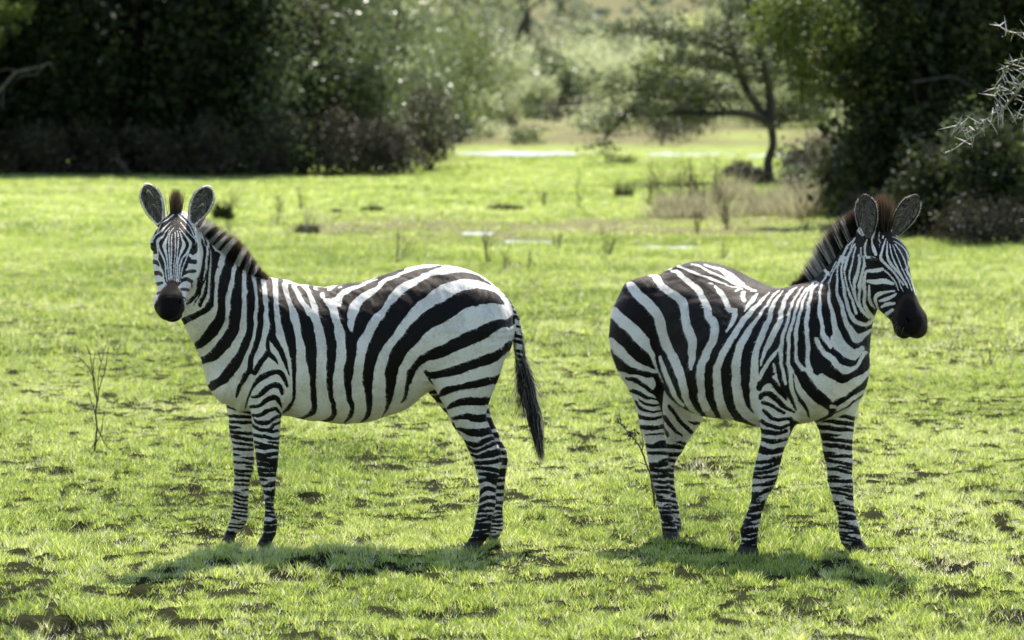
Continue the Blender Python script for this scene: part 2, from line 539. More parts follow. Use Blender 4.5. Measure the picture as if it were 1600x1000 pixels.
def basis_rows(frame, rows):
    """trunk rows into the world; frame = (origin, heading, lateral)"""
    O, h, l = frame; out = []
    for sa, za, sb, zb, w in rows:
        A = O + h * sa + np.array([0, 0, za]); B = O + h * sb + np.array([0, 0, zb])
        n = A - B; r = np.linalg.norm(n) / 2
        out.append((*((A + B) / 2), *(n / (2 * r)), *l, r, w))
    return out

def prow(xa, ya, xb, yb, D, rm, D2=None, m=(0, 1, 0)):
    """tube row from two outline points of the photograph at distance D and its half thickness in depth"""
    A = P(xa, ya, D); B = P(xb, yb, D if D2 is None else D2)
    n = A - B; r = np.linalg.norm(n) / 2
    return (*((A + B) / 2), *(n / (2 * r)), *m, r, rm)

def leg_rows(Ls, base, back=None):
    return [prow(xl, y, xr, y, base + dd, rm) for xl, xr, y, dd, rm in Ls]

def head(fld, poll, u, v, lab, sc=1.0):
    """poll: top of the head, u: towards the muzzle, v: out of the forehead"""
    u = np.array(u, float); u /= np.linalg.norm(u)
    v = np.array(v, float); v -= (v @ u) * u; v /= np.linalg.norm(v)
    w = np.cross(u, v)
    H = [  # along, front, back, half width
        (-0.02, .035, -.09, .060), (.04, .065, -.135, .078), (.10, .075, -.175, .092), (.16, .076, -.190, .096),
        (.22, .070, -.185, .087), (.28, .060, -.165, .074), (.34, .050, -.140, .065), (.40, .044, -.115, .061),
        (.45, .043, -.104, .062), (.50, .040, -.088, .059), (.545, .026, -.046, .046)]
    rows = []
    for a, f, b, hw in H:
        if a > .22: a = .22 + (a - .22) * .83
        c = poll + u * a * sc + v * (f + b) / 2 * sc
        rows.append((*c, *v, *w, (f - b) / 2 * sc, hw * sc))
    fld.add(fld.tube(rows, 3, (0.05 * sc, 0.022 * sc), .05), 0.045, lab)
    def pt(a, f, s): return poll + (u * a + v * f + w * s) * sc
    R3 = [u, v, w]
    for s in (-1, 1):
        fld.add(fld.ell(pt(.115, .020, s * .062), R3, np.array([.055, .038, .030]) * sc), 0.03, lab)    # brow
        fld.add(fld.ell(pt(.17, -.085, s * .060), R3, np.array([.095, .085, .036]) * sc), 0.03, lab)    # jowl
        fld.add(fld.ell(pt(.26, -.005, s * .062), R3, np.array([.075, .012, .012]) * sc), 0.02, lab)    # cheek ridge
        fld.add(fld.ell(pt(.440, -.015, s * .036), R3, np.array([.045, .042, .028]) * sc), 0.02, lab)    # nostril wing
        fld.add(fld.ell(pt(.452, .008, s * .046), R3, np.array([.020, .010, .008]) * sc), 0.008, lab, True)  # nostril
        fld.add(fld.ell(pt(.142, .022, s * .094), R3, np.array([.022, .017, .016]) * sc), 0.012, lab, True)  # eye socket
        fld.add(fld.ell(pt(.127, .026, s * .090), R3, np.array([.030, .010, .014]) * sc), 0.012, lab)   # lid
    fld.add(fld.ell(pt(.440, -.092, 0), R3, np.array([.040, .024, .040]) * sc), 0.02, lab)             # chin
    for s in (-1, 1):                                                                                 # mouth slit
        fld.add(fld.ell(pt(.436, -.062, s * .058), R3, np.array([.045, .004, .012]) * sc), 0.006, lab, True)
    return u, v, w, pt

EARS = []
def ear(fld, base, tip, face, wid, lab):
    """a cupped ear from base to tip opening towards face; returns its local axes for painting"""
    base = np.array(base); tip = np.array(tip)
    a = tip - base; Lh = np.linalg.norm(a); a /= Lh
    f = np.array(face, float); f -= (f @ a) * a; f /= np.linalg.norm(f)
    s = np.cross(a, f)
    c = base + a * Lh * 0.56
    R = []
    for t, w in ((0, .5), (.12, .62), (.3, .86), (.5, .98), (.68, 1.0), (.83, .88), (.94, .62), (1.0, .32)):
        R.append((*(base + a * Lh * t - f * 0.010 * (1 - t)), *s, *f, w * wid, max(0.030 * (1 - .45 * t), .012)))
    fld.add(fld.tube(R, 3, (0.03, 0.008)), 0.012, lab)
    R2 = []
    for t, w in ((.10, .30), (.3, .68), (.5, .84), (.68, .86), (.83, .72), (.93, .45)):
        R2.append((*(base + a * Lh * t + f * (0.022 * (1 - .3 * t))), *s, *f, w * wid, 0.034 * (1 - .35 * t)))
    cut = fld.tube(R2, 3, (0.02, 0.012))
    fld.add(cut, 0.006, lab, True)
    EARS.append((base, a, Lh, s, f, wid))
    return cut

def sample_part(fld, part, V):
    a, b, G = part
    i = np.round((V - fld.lo) / VOX).astype(int)
    ok = ((i >= a) & (i < b)).all(1)
    out = np.full(len(V), 1.0)
    j = np.clip(i - a, 0, np.array(G.shape) - 1)
    out[ok] = G[tuple(j[ok].T)]
    return out

def eyeball(name, c, r, parent):
    import bmesh
    bm = bmesh.new(); bmesh.ops.create_uvsphere(bm, u_segments=20, v_segments=14, radius=r)
    me = bpy.data.meshes.new(name); bm.to_mesh(me); bm.free()
    for p in me.polygons: p.use_smooth = True
    me.materials.append(EYE)
    o = bpy.data.objects.new(name, me); COL.objects.link(o); o.parent = parent
    o.location = Vector(c) - parent.location
    return o
# ---- the zebra on the left, seen side on, face turned to the camera
CL = dict(A=(280, 400, 5), B=(440, 400, 5), C=(600, 400, 5), D=(300, 500, 5), E=(460, 500, 5), F=(640, 560, 5),
          G=(300, 560, 3.127), H=(600, 560, 3.127), M=(220, 320, 8.333), Q=(220, 400, 8.333), S=(300, 330, 8.333), P=(0, 0, 1))
COAT_L = '''
K A 285,0,80 268,100,48 258,250,36 248,360,50 200,425,50 120,465,50 40,510,60
K A 225,0,14 222,100,14 216,220,22 195,310,32 160,390,30
K A 190,0,12 188,100,12 170,200,22 140,290,28 100,350,22 60,375,18
K A 160,0,8 155,150,8 140,240,8
K S 440,1000,95 460,850,100 500,650,110 520,540,80
K S 280,1000,80 285,800,90 290,650,90 270,520,60 235,430,40
K S 610,1000,80 620,850,80 625,700,60
K M 790,440,22 825,560,42 820,700,42 800,850,38 765,950,38
K Q 745,300,30 752,400,30 700,500,20 640,570,16 590,590,14
K M 880,560,18 890,650,24 875,800,26 868,950,26
K Q 862,200,26 815,350,26 775,450,26 745,560,24 690,640,16
K M 860,300,20 880,400,26 900,480,26
K M 800,330,16 830,430,24 850,520,24
K A 395,0,95 355,100,95 335,250,72 330,400,62 310,510,80 250,600,90 170,680,70 140,700,55
K A 480,0,50 465,150,55 450,300,80 446,400,95 430,520,95 405,610,95 340,700,100 270,770,85 215,800,60 170,820,60
K A 530,60,30 545,150,40 558,300,58 560,400,55 558,500,58 550,600,58 512,700,65 465,800,75 395,900,80 330,965,60 260,1000,50
K D 260,465,62 180,510,55 120,540,55
K A 620,190,40 632,300,40 637,400,45 638,500,45 625,600,50 600,700,45 565,800,40 545,900,50
K D 440,400,40 420,430,45 375,510,35 348,590,22 343,620,8
K A 705,190,45 715,300,48 718,400,48 728,500,48 730,600,55 740,660,50 790,740,45 825,830,30 860,930,12
K A 715,620,50 692,680,32 690,760,40 630,840,50 590,910,45
K A 690,760,50 740,800,30 770,840,10
K A 790,190,45 808,300,60 818,400,70 832,500,75 860,600,78 880,700,72 890,800,50 898,900,35
K D 798,400,32 798,450,32 798,550,26 790,630,28 755,690,30 715,722,20
K B 70,230,40 110,350,60 155,430,75 185,500,98 205,600,98 225,700,90 231,800,80 236,900,63
K E 138,400,60 143,500,48 152,600,48 155,680,48 130,730,40 80,755,25 20,768,12
K B 135,240,40 175,310,50 215,390,35 230,430,10
K B 230,245,40 290,340,60 320,420,80 350,500,100 372,600,85 387,700,77 386,800,72 380,900,60
K E 280,400,60 278,500,47 290,600,38 308,680,38 305,740,40 260,780,28 200,798,12
K B 540,650,110 545,720,88 540,800,78 525,900,68
K E 420,400,68 417,500,58 428,600,50 446,680,38 435,750,35 395,795,16
K B 440,420,50 478,480,60 510,560,50 535,640,90
K B 740,215,30 620,260,60 530,320,70 490,400,60 478,480,60
K B 300,280,80 400,290,80 450,250,50 560,215,40 700,170,25
K C 150,105,20 0,160,40 B 700,215,40
K C 440,80,25 300,115,45 200,155,60 100,200,65 0,270,110 B 740,360,130 670,420,130 620,500,120 590,580,110 550,640,90
K C 830,225,15 700,165,40 600,155,60 480,175,75 380,210,100 280,275,125 180,350,130 100,440,140 20,560,140
K B 820,560,140 780,620,125 735,700,108 697,800,92 E 575,400,88 573,500,78 580,600,58 585,680,38 568,750,35 515,800,12
K C 930,375,15 860,330,75 780,320,110 700,325,135 600,350,140 500,415,145 400,470,145 300,535,130 205,640,125 130,730,120 80,830,105 50,920,90
K E 780,330,105 755,400,88 747,500,78 740,600,52 725,690,25 685,755,8
K C 1010,500,70 965,525,70 880,535,85 780,590,105 660,645,105 540,705,95 430,755,88 340,785,70 270,830,62 225,900,45 200,980,38
K E 905,400,40 885,500,35 865,600,25 830,650,10
K C 1000,690,70 935,735,60 850,790,80 700,845,78 550,898,70 430,925,60 360,930,50 325,905,20
K F 130,100,20 155,150,18 180,200,10
W S 440,520,60 400,620,52 385,690,50 350,800,44 325,900,38 315,1000,32 A 305,100,28 290,180,22 284,260,22 282,330,24 280,400,26
W S 545,740,45 540,820,36 515,950,40 A 428,90,24 410,180,26 395,260,30
W S 675,830,40 678,900,30 680,1000,35
W B 745,185,8 640,222,18 520,268,28 450,315,45 415,370,50 395,385,60 420,480,60 450,580,70 465,700,72
W C 400,80,12 250,100,16 100,150,22 0,195,28 B 740,250,32 680,300,45 610,340,60 570,420,62 545,500,60 545,580,30
W B 318,300,40 322,312,40
W B 368,264,24 390,260,20
W B 445,241,14 468,237,12
W B 255,252,16 275,258,14
W B 10,215,25 50,330,30 85,420,40
W B 85,230,22 150,330,35 220,440,50
W B 185,245,22 230,320,35 268,410,35
K F 720,150,70 650,172,62 560,190,65 440,215,52 340,235,48 270,262,60 240,285,30
K F 680,330,60 622,335,60 540,335,65 440,335,58 350,355,50 300,385,30
K F 660,460,65 605,460,65 530,468,62 430,455,45 340,470,25
K F 700,550,60 640,560,60 560,580,65 470,572,55 380,550,25
K F 655,620,30 590,645,45 500,675,45 420,650,30
K F 690,655,35 600,695,35 520,725,28 450,700,25
K F 725,725,60 620,750,50 540,768,30 480,750,20
K F 710,790,35 620,810,38 510,815,30
K F 700,885,40 620,865,38 520,850,30
K F 690,930,35 600,905,35 545,900,25
K F 690,980,30 600,945,35 555,960,30
K H 550,600,22 500,590,20 465,600,20
K H 548,645,22 500,635,22 465,670,18
K H 545,680,22 500,680,22 460,705,15
K H 540,715,20 500,715,22 455,735,18
K H 530,745,16 450,750,18
K H 530,770,14 445,772,14
K H 530,792,12 440,792,12
K H 530,812,12 435,812,12
K H 530,832,14 430,832,12
K H 530,850,12 430,848,12
K H 525,866,11 420,866,12
K H 520,882,11 410,884,12
K H 520,897,11 405,900,12
K H 500,930,110 450,935,110 440,950,110
K D 415,700,8 430,640,18 455,560,20 490,500,35 550,445,48 620,410,45 680,405,45 715,450,40 738,520,20
K D 470,600,20 520,590,35 580,540,45 640,510,45 680,520,45 705,580,20
K D 460,675,28 530,670,32 590,625,45 650,610,45 685,650,30 705,690,10
K D 460,745,20 530,745,30 600,710,35 660,700,30 695,740,15
K D 480,770,8 520,800,35 600,800,32 650,765,25 690,755,25
K D 460,800,20 500,845,30 600,862,35 640,820,25 690,800,25
K D 610,875,20 690,862,20
K D 475,895,25 560,915,30 640,925,25 690,915,22
K D 480,950,25 560,975,25 630,985,20
K D 600,955,16 690,962,25
'''
HEAD_L = '''
K M 435,190,120 435,250,300 435,330,430 435,420,540
K M 435,460,560 435,560,520 435,640,430
K M 435,680,400 435,760,360 435,860,290 430,950,250
W M 405,380,10 400,500,13 400,650,15 395,800,14 400,1000,12
W M 445,360,16 448,450,13 450,600,13 430,800,12 415,1000,10
W M 475,340,10 485,400,13 485,520,13 475,650,14 455,800,14 440,1000,12
W M 430,300,8 385,350,10 370,420,13 365,550,14 375,700,16 380,850,14 385,1000,12
W M 370,330,8 350,400,14 320,490,40 305,540,50 325,620,30 345,720,18 355,850,16 365,1000,12
W M 400,270,8 320,350,10 290,410,22 235,450,40 215,500,36 240,580,26 290,680,22 320,780,20 325,900,16 340,1000,12
W M 510,350,10 535,440,18 560,510,46 550,560,42 515,640,22 490,720,20 475,850,18 470,1000,14
W M 500,300,8 560,370,12 610,440,28 645,500,38 635,560,32 590,640,22 540,700,20 510,800,20 500,900,18 490,1000,14
W M 390,220,8 300,300,12 220,370,12 150,430,12 140,470,12
W M 350,250,8 280,340,8 200,395,12 160,450,14
W M 420,130,22 350,190,16 270,240,12 230,320,12 210,370,10
W M 360,120,12 300,170,10 240,240,10 190,290,8
W M 490,130,22 560,200,16 620,260,12 660,330,12 690,400,12 740,460,18 755,500,25
W M 540,100,12 620,160,10 680,240,12 720,330,12 745,400,16
W M 520,230,12 580,310,14 640,380,12 700,440,10 725,500,10
W M 640,560,14 600,680,14 560,780,16 530,880,14 520,1000,12
W M 145,668,46 210,660,40
W M 145,822,62 230,825,52 275,870,32 290,940,20
W M 215,560,16 225,640,14 220,720,18 250,820,18 285,900,18 295,960,16
W M 165,970,60 230,950,50 280,990,40
K M 140,740,60 200,750,55 235,790,25
K M 150,895,65 230,890,55 270,920,30
K Q 180,385,40 230,362,48 275,350,36
K Q 215,490,36 250,470,26
W M 640,660,40 700,680,50 722,650,30
W M 600,850,30 650,815,60 720,805,60
W Q 545,290,20 600,250,45 680,250,45 705,330,30
W Q 535,380,50 640,385,55
W Q 530,490,40 605,495,45
K M 620,745,30 650,740,58 715,745,60
K M 560,910,20 620,870,42 700,865,48
K Q 540,315,50 600,300,52 660,330,46
K Q 660,350,18 660,430,14 620,510,14 580,590,10
K Q 535,435,42 600,440,42 635,450,32
K Q 555,540,26 590,560,14
K M 165,575,90 150,520,55 180,620,45
K M 700,600,80 735,555,36 680,630,50
W M 745,440,30 765,560,40 755,700,50 750,850,40 735,960,30
K M 790,440,22 825,560,42 820,700,42 800,850,38 765,950,38
K Q 745,300,32 752,400,34 700,500,24 640,570,18 590,590,14
W M 850,560,16 860,700,18 840,900,22 820,1000,20
K M 880,560,18 890,650,26 875,800,28 868,950,32
K Q 862,200,32 815,350,38 775,450,40 740,560,40 620,620,50
W M 905,600,14 915,700,14 895,850,12 890,1000,14
'''
MUZZLE_L = '''
K Q 405,360,110 400,450,200 388,560,330 388,680,375 375,800,300 375,870,260
'''
MANE_L = '''
W S 130,300,90 170,200,110 150,150,80
W S 290,600,30 280,530,40 330,440,55 420,330,40
W S 200,440,30 260,370,50 310,300,50
W S 385,650,50 440,520,65 500,380,60 520,300,40
W S 545,740,55 600,640,70 660,520,60 680,430,40
W S 675,830,50 700,740,45 740,640,36
W S 780,870,40 800,780,40 840,720,30
'''
HIND_L = [(690, 790, 500, -.10, .14), (674, 789, 540, -.12, .145), (672, 782, 575, -.13, .13), (677, 774, 600, -.13, .115),
          (688, 766, 622, -.13, .095), (700, 760, 645, -.125, .078), (713, 766, 669, -.12, .062), (727, 775, 694, -.12, .050),
          (736, 785, 713, -.12, .045), (743, 782, 733, -.12, .042), (748, 776, 758, -.12, .036), (746.5, 773, 784, -.12, .033),
          (742, 770, 810, -.12, .035), (737, 769, 830, -.12, .042), (730, 761, 843, -.12, .038), (722, 752, 856, -.12, .046), (718, 752, 866, -.12, .052)]
HINDF_L = [(678, 780, 560, .12, .13), (664, 770, 600, .13, .10), (683, 765, 630, .13, .085), (702, 770, 655, .13, .07), (722, 780, 685, .13, .052),
           (745, 792, 708, .13, .045), (752, 794, 722, .13, .043), (760, 792, 742, .13, .040), (765, 789, 765, .13, .035), (762, 787, 795, .13, .034),
           (762, 787, 815, .13, .037), (760, 787, 829, .13, .042), (757, 780, 842, .13, .038), (750, 778, 856, .13, .046), (747, 778, 864, .13, .05)]
FORE_L = [(362, 440, 520, -.10, .09), (362, 448, 560, -.12, .095), (375, 446, 600, -.13, .085), (388, 443, 624, -.13, .070), (390, 441, 646, -.125, .060),
          (395, 437.5, 672, -.12, .052), (399, 435, 704, -.12, .046), (403, 432.5, 735, -.12, .044), (407, 430, 755, -.12, .038), (411.5, 430, 775, -.12, .031),
          (412.6, 431, 797, -.12, .030), (411, 434.5, 820, -.12, .038), (409, 433, 835, -.12, .037), (403, 426, 848, -.12, .042), (398, 422, 860, -.12, .050), (395, 423, 869, -.12, .054)]
FOREF_L = [(352, 410, 590, .11, .09), (354, 402, 625, .12, .075), (357, 399, 655, .12, .062), (360, 397, 680, .12, .052), (363, 398, 708, .13, .047), (366, 396, 735, .13, .044),
           (366, 390, 755, .14, .038), (365, 388, 775, .14, .032), (363, 387, 797, .15, .031), (358, 386, 815, .16, .038), (352, 376, 828, .17, .036), (348, 370, 838, .18, .044), (344, 370, 846, .18, .05)]

def finish(name, fld, eartest, root, coatfn, headlab, hairdir):
    V, Fc, lab = fld.mesh()
    nn = vnormals(V, Fc)                                         # muscle and skin relief
    r1 = fbm(V[:, 0] * 9 + V[:, 1] * 6, V[:, 2] * 7 + V[:, 1] * 5, 3) - .5
    r2 = fbm(V[:, 0] * 34 + V[:, 1] * 20, V[:, 2] * 11 + V[:, 1] * 7, 2) - .5
    amp = np.where(np.isin(lab, headlab), .25, 1.0)
    V = V + nn * (amp * (r1 * .022 + r2 * .0055))[:, None]
    sel = np.isin(lab[Fc[:, 0]], headlab)
    V, Fc, lab = subdivide(V, Fc, sel, lab)
    nrm = vnormals(V, Fc)
    w1 = (fbm(V[:, 0] * 26 + V[:, 1] * 17, V[:, 2] * 26 + 3, 2) - .5)[:, None]; w2 = (fbm(V[:, 0] * 25 + 40, V[:, 2] * 26 + V[:, 1] * 19, 2) - .5)[:, None]
    wm = np.where(np.isin(lab, headlab), .0022, .0105)[:, None]
    A = coatfn(V + np.concatenate([w1, w1 * 0, w2], 1) * wm, nrm, lab)
    e = np.full(len(V), 1.0)
    for cut in eartest: e = np.minimum(e, sample_part(fld, cut, V))
    A['ear'] = np.where(np.isin(lab, headlab), np.clip(0.5 + (0.0035 - e) / 0.006, 0, 1), 0)
    body = mesh_np('body', V - np.array(root.location), Fc, COAT, root, True, A)
    # short hair lying back and down over the body
    hoofs = A['hoof'] > .3
    pool = np.flatnonzero(~hoofs & (A['ear'] < .3) & (V[:, 2] > .12))
    hd_ = np.isin(lab[pool], headlab); pr = np.where(hd_, .35, 1.0); pr /= pr.sum()
    k = rng.choice(pool, 170000, p=pr)
    n_ = nrm[k]; rt = V[k] + rng.normal(size=(len(k), 3)) * .0022 - n_ * .001
    back = np.array(hairdir, float)
    t_ = back + rng.normal(size=(len(k), 3)) * .28; t_ -= (t_ * n_).sum(1)[:, None] * n_; t_ /= np.linalg.norm(t_, axis=1)[:, None] + 1e-9
    ln = rng.uniform(.006, .013, len(k)) * np.where(np.isin(lab[k], headlab), .55, 1.0)
    tp = rt + (t_ * .93 + n_ * rng.uniform(.12, .42, len(k))[:, None]) * ln[:, None]
    sd_ = np.cross(n_, t_) * .0011
    Vh = np.stack([rt - sd_, rt + sd_, tp], 1).reshape(-1, 3) - np.array(root.location)
    at = {q: np.repeat(A[q][k], 3) for q in ('stripe', 'muzzle', 'dirt', 'brown')}
    at['stripe'] = at['stripe'] * 1.5
    mesh_np('coat_hair', Vh, np.arange(len(Vh)).reshape(-1, 3), COAT, root, False, at)
    return body

def legdirt(V, lab):
    return np.clip((0.75 - V[:, 2]) / 0.5, 0, 1) * 0.65 + np.clip((0.14 - V[:, 2]) / 0.10, 0, 1) * 0.5

def zebra_left():
    D0 = 20.2
    O = P(797, 500, D0); O[2] = 0
    root = empty('zebra', (P(580, 860, D0)[0], D0, 0))
    tag(root, 'left zebra standing side on with its face turned to the camera and tail hanging', 'zebra', 'plains zebras on the grass')
    fld = Field((-2.05, 19.35, -0.05), (0.35, 20.72, 1.80))
    frame = (O, np.array([-1., 0, 0]), np.array([0, 1., 0]))
    fld.add(fld.tube(basis_rows(frame, TRUNK), 3, (0.05, 0.06), .05), 0.02, 1)
    # chest and neck
    fld.add(fld.tube([prow(445, 439, 372, 640, D0, .19), prow(420, 437, 334, 612, D0 - .01, .17), prow(402, 433, 325, 584, D0 - .04, .14),
                      prow(380, 416, 311, 546, D0 - .09, .118), prow(352, 392, 297, 520, D0 - .15, .105), prow(328, 370, 284, 492, D0 - .20, .095),
                      prow(312, 352, 272, 455, D0 - .24, .088)], 4, (.05, .06), .08), 0.05, 1)
    fld.add(fld.ell(P(354, 592, D0 - .07), np.eye(3), (.055, .085, .09)), 0.06, 1)   # breast
    fld.add(fld.ell(P(354, 592, D0 + .07), np.eye(3), (.055, .085, .09)), 0.06, 1)
    fld.add(fld.ell(P(408, 530, D0 - .13), np.eye(3), (.11, .07, .19)), 0.07, 1)     # shoulder
    fld.add(fld.ell(P(408, 530, D0 + .13), np.eye(3), (.11, .07, .19)), 0.07, 1)
    fld.add(fld.ell(P(738, 515, D0 - .14), np.eye(3), (.155, .11, .20)), 0.07, 1)    # thigh
    fld.add(fld.ell(P(738, 515, D0 + .14), np.eye(3), (.155, .11, .20)), 0.07, 1)
    fld.add(fld.ell(P(432, 612, D0 - .15), np.eye(3), (.05, .06, .07)), 0.05, 1)     # elbow
    fld.add(fld.tube(leg_rows(HIND_L, D0, 0), 2, (.05, .02)), 0.035, 1)
    fld.add(fld.tube(leg_rows(FORE_L, D0, 0), 2, (.05, .02)), 0.035, 1)
    fld.add(fld.tube(leg_rows(HINDF_L, D0, 0), 2, (.05, .02)), 0.03, 3)
    fld.add(fld.tube(leg_rows(FOREF_L, D0, 0), 2, (.05, .02)), 0.03, 2)
    # tail dock
    T = [(766, 458), (783, 466), (796, 481), (805, 500), (810, 525), (812, 550), (813, 580)]
    W = [.028, .028, .026, .025, .024, .022, .014]
    rows = []
    for (x, y), w in zip(T, W):
        c = P(x, y, D0 + .02); rows.append((*c, 1, 0, .35, 0, 1, 0, w, w))
    fld.add(fld.tube(rows, 3, (.02, .015)), 0.012, 5)
    # head
    poll = P(277, 347, D0 - .30)
    u, v, w, pt = head(fld, poll, (-.03, -.68, -.73), (-.12, -.73, .68), 4, 1.08)
    cuts = []
    for b, t_, f, wd in (((249, 346), (229.5, 291), (-.18, -1, .1), .053), ((301, 346), (325, 295), (.25, -1, .1), .053)):
        cuts.append(ear(fld, P(*b, D0 - .33), P(*t_, D0 - .34), f, wd, 4))
    near = Coat(CL, (200, 270, 880, 890)).run(COAT_L)
    near.bands([(396, 438, 678), (399, 435, 704), (404, 432, 742), (412, 430, 770), (411, 434, 820), (408, 432, 838)], 699, 852, 9.0, 4.6, .80, 3, 1.6)
    near.stroke(1, [(412, 861, 34), (408, 870, 44)])
    for q in (824, 833, 841, 849): near.stroke(1, [(398, q + 2, 4.2), (415, q + 3, 5.5), (438, q - 1, 4.5)])
    for q in (812, 822, 831, 840, 849): near.stroke(1, [(722, q + 3, 4.5), (750, q + 2, 5.5), (772, q - 2, 4.5)])
    hd = Coat(CL, (200, 270, 880, 890)).run(COAT_L).run(HEAD_L)
    mz = Coat(CL, (200, 380, 330, 520), -12).run(MUZZLE_L)
    ff = Coat(CL, (200, 540, 880, 890)).bands([(354, 402, 625), (360, 397, 680), (365, 397, 735), (365, 388, 775), (360, 386, 815), (348, 370, 845)], 640, 842, 10.0, 5.0, .62, 8, 1.5, .12)
    ff.stroke(1, [(358, 850, 40), (352, 858, 50)])
    hf = Coat(CL, (200, 540, 880, 890)).bands([(664, 780, 600), (700, 765, 655), (745, 792, 708), (762, 792, 742), (762, 787, 795), (760, 787, 829)], 612, 842, 17, 5.2, .64, 12, 1.2)
    hf.stroke(1, [(768, 855, 30), (765, 864, 40)])
    tl = Coat(CL, (700, 400, 880, 700)).bands([(760, 792, 446), (790, 812, 490), (798, 826, 540), (798, 826, 600)], 450, 590, 9.5, 8, .58, 5, 0, .3)
    def coat(V, nrm, lab):
        px, py = proj(V)
        s = near.sample(px, py)
        h = (lab == 4); s[h] = hd.sample(px[h], py[h])
        for c, l in ((ff, 2), (hf, 3), (tl, 5)):
            q = lab == l; s[q] = c.sample(px[q], py[q])
        m = np.where(h, mz.sample(px, py), -12)
        # muzzle wraps right round the nose
        loc = (V - poll) @ u
        m = np.where(h & (loc > .50), np.maximum(m, 4), m)
        bro = np.clip(near_brown(px, py, [(250, 425), (247, 445), (298, 430), (292, 452), (246, 458)], 14), 0, 1) * h
        bro = np.maximum(bro, np.clip((nrm[:, 2] - .45) / .4, 0, 1) * .35)  # upward-facing black lightened to brown, painting the shine along the back
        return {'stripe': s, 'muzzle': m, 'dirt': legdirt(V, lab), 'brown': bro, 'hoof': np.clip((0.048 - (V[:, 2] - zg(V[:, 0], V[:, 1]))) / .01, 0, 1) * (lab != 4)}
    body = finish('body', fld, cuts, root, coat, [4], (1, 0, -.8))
    for s in (-1, 1):
        eyeball('eye', pt(.146, .013, s * .083), .022, root)
    whiskers(root, pt)
    # mane along the crest and forelock
    mn = Coat(CL, (200, 270, 480, 520), 5).run(MANE_L)
    crest = [(305, 352, -.25), (318, 364, -.23), (335, 381, -.19), (352, 395, -.15), (370, 409, -.12), (388, 423, -.07), (402, 434, -.03), (412, 438, 0)]
    tips = [(318, 338), (337, 350), (356, 364), (372, 372), (384, 385), (396, 402), (410, 422), (420, 433)]
    C = catmull([(a, b, c, *t_) for (a, b, c), t_ in zip(crest, tips)], 12)
    R, Tp, ti = [], [], []
    for i in range(9000):
        t = rng.random() * (len(C) - 1); j = min(int(t), len(C) - 2); q = C[j] + (C[j + 1] - C[j]) * (t - j)
        lat = rng.normal() * .016
        r = P(q[0] + rng.normal() * 1.2, q[1] + 5, D0 + q[2] + lat * 1.0)
        ln = rng.uniform(.55, 1.08)
        tp = P(q[0] + (q[3] - q[0]) * ln + rng.normal() * 2.4, q[1] + (q[4] - q[1]) * ln + rng.normal() * 1.5, D0 + q[2] + lat * 1.8)
        R.append(r - np.array(root.location)); Tp.append(tp - np.array(root.location))
        mx = q[0] + (q[3] - q[0]) * .45; my = q[1] + (q[4] - q[1]) * .45
        ti.append(0.0 if mn.sample(np.array([mx]), np.array([my]))[0] > .5 + rng.normal() * .7 else 1.0)
    strands('mane', R, Tp, .0028, np.array(ti), HAIR, root)
    R, Tp = [], []
    for i in range(900):
        a, b = rng.normal() * .35, rng.random()
        r = P(274 + a * 9, 346 - b * 6, D0 - .33 + .05 * b); ln = rng.uniform(.6, 1.05)
        tp = P(275 + a * 14 + rng.normal() * 1.5, 346 - 50 * ln - b * 4, D0 - .31 + .05 * b + rng.normal() * .01)
        R.append(r - np.array(root.location)); Tp.append(tp - np.array(root.location))
    strands('forelock', R, Tp, .0032, np.full(len(R), 2.0), HAIR, root)
    # tail tuft
    R, Tp = [], []
    for i in range(1500):                                   # pale fringe down the dock
        t = rng.random(); rx = np.interp(t, [0, .3, .6, 1], [800, 808, 812, 814]); ry = 486 + 95 * t; sg = rng.choice([-1, 1, 1])
        r = P(rx + sg * 3, ry, D0 + .02 + rng.normal() * .008); tp = P(rx + sg * rng.uniform(6, 11) + 1, ry + rng.uniform(8, 20), D0 + .02 + rng.normal() * .02)
        R.append(r - np.array(root.location)); Tp.append(tp - np.array(root.location))
    strands('tail_fringe', R, Tp, .0022, np.where(rng.random(len(R)) < .45, 4.0, 3.0), HAIR, root)
    R, Tp, B, ti = [], [], [], []
    for i in range(1800):
        t = rng.random() ** .8
        rx = np.interp(t, [0, .3, 1], [812, 813, 815]) + rng.normal() * 3.0; ry = 545 + 60 * t
        if i % 5 == 0: ex, ey = rx + rng.normal() * 12 + 5, ry + rng.uniform(25, 70)
        else: ey = 726 - 110 * rng.random() ** 1.6; ex = 818 + (ey - 600) * .23 + rng.normal() * (6.5 - (ey - 620) * .035)
        r = P(rx, ry, D0 + .02 + rng.normal() * .01); tp = P(ex, ey, D0 + .02 + rng.normal() * .03)
        R.append(r - np.array(root.location)); Tp.append(tp - np.array(root.location)); B.append((rng.normal() * .045 + .055, rng.normal() * .03, 0))
        ti.append(3.0 if rng.random() > (.40 if i % 5 == 0 else .20) * (1.6 - t) else 4.0)
    strands('tail_tuft', R, Tp, .0030, np.array(ti), HAIR, root, np.array(B) * -1, 6)
    ear_hair(root)
    return root

def whiskers(root, pt):
    R, Tp = [], []; rl = np.array(root.location)
    for i in range(60):
        s = rng.choice([-1, 1]); a = rng.uniform(.36, .47); f = rng.uniform(-.09, -.01)
        r = pt(a, f, s * .055); tp = pt(a + rng.uniform(.0, .06), f - rng.uniform(0, .04), s * (.055 + rng.uniform(.02, .055)))
        R.append(r - rl); Tp.append(tp - rl)
    strands('whiskers', R, Tp, .0012, np.full(len(R), 4.0), HAIR, root)
def near_brown(px, py, pts, r):
    out = np.zeros(len(px))
    for x, y in pts: out = np.maximum(out, 1 - np.hypot(px - x, py - y) / r)
    return out

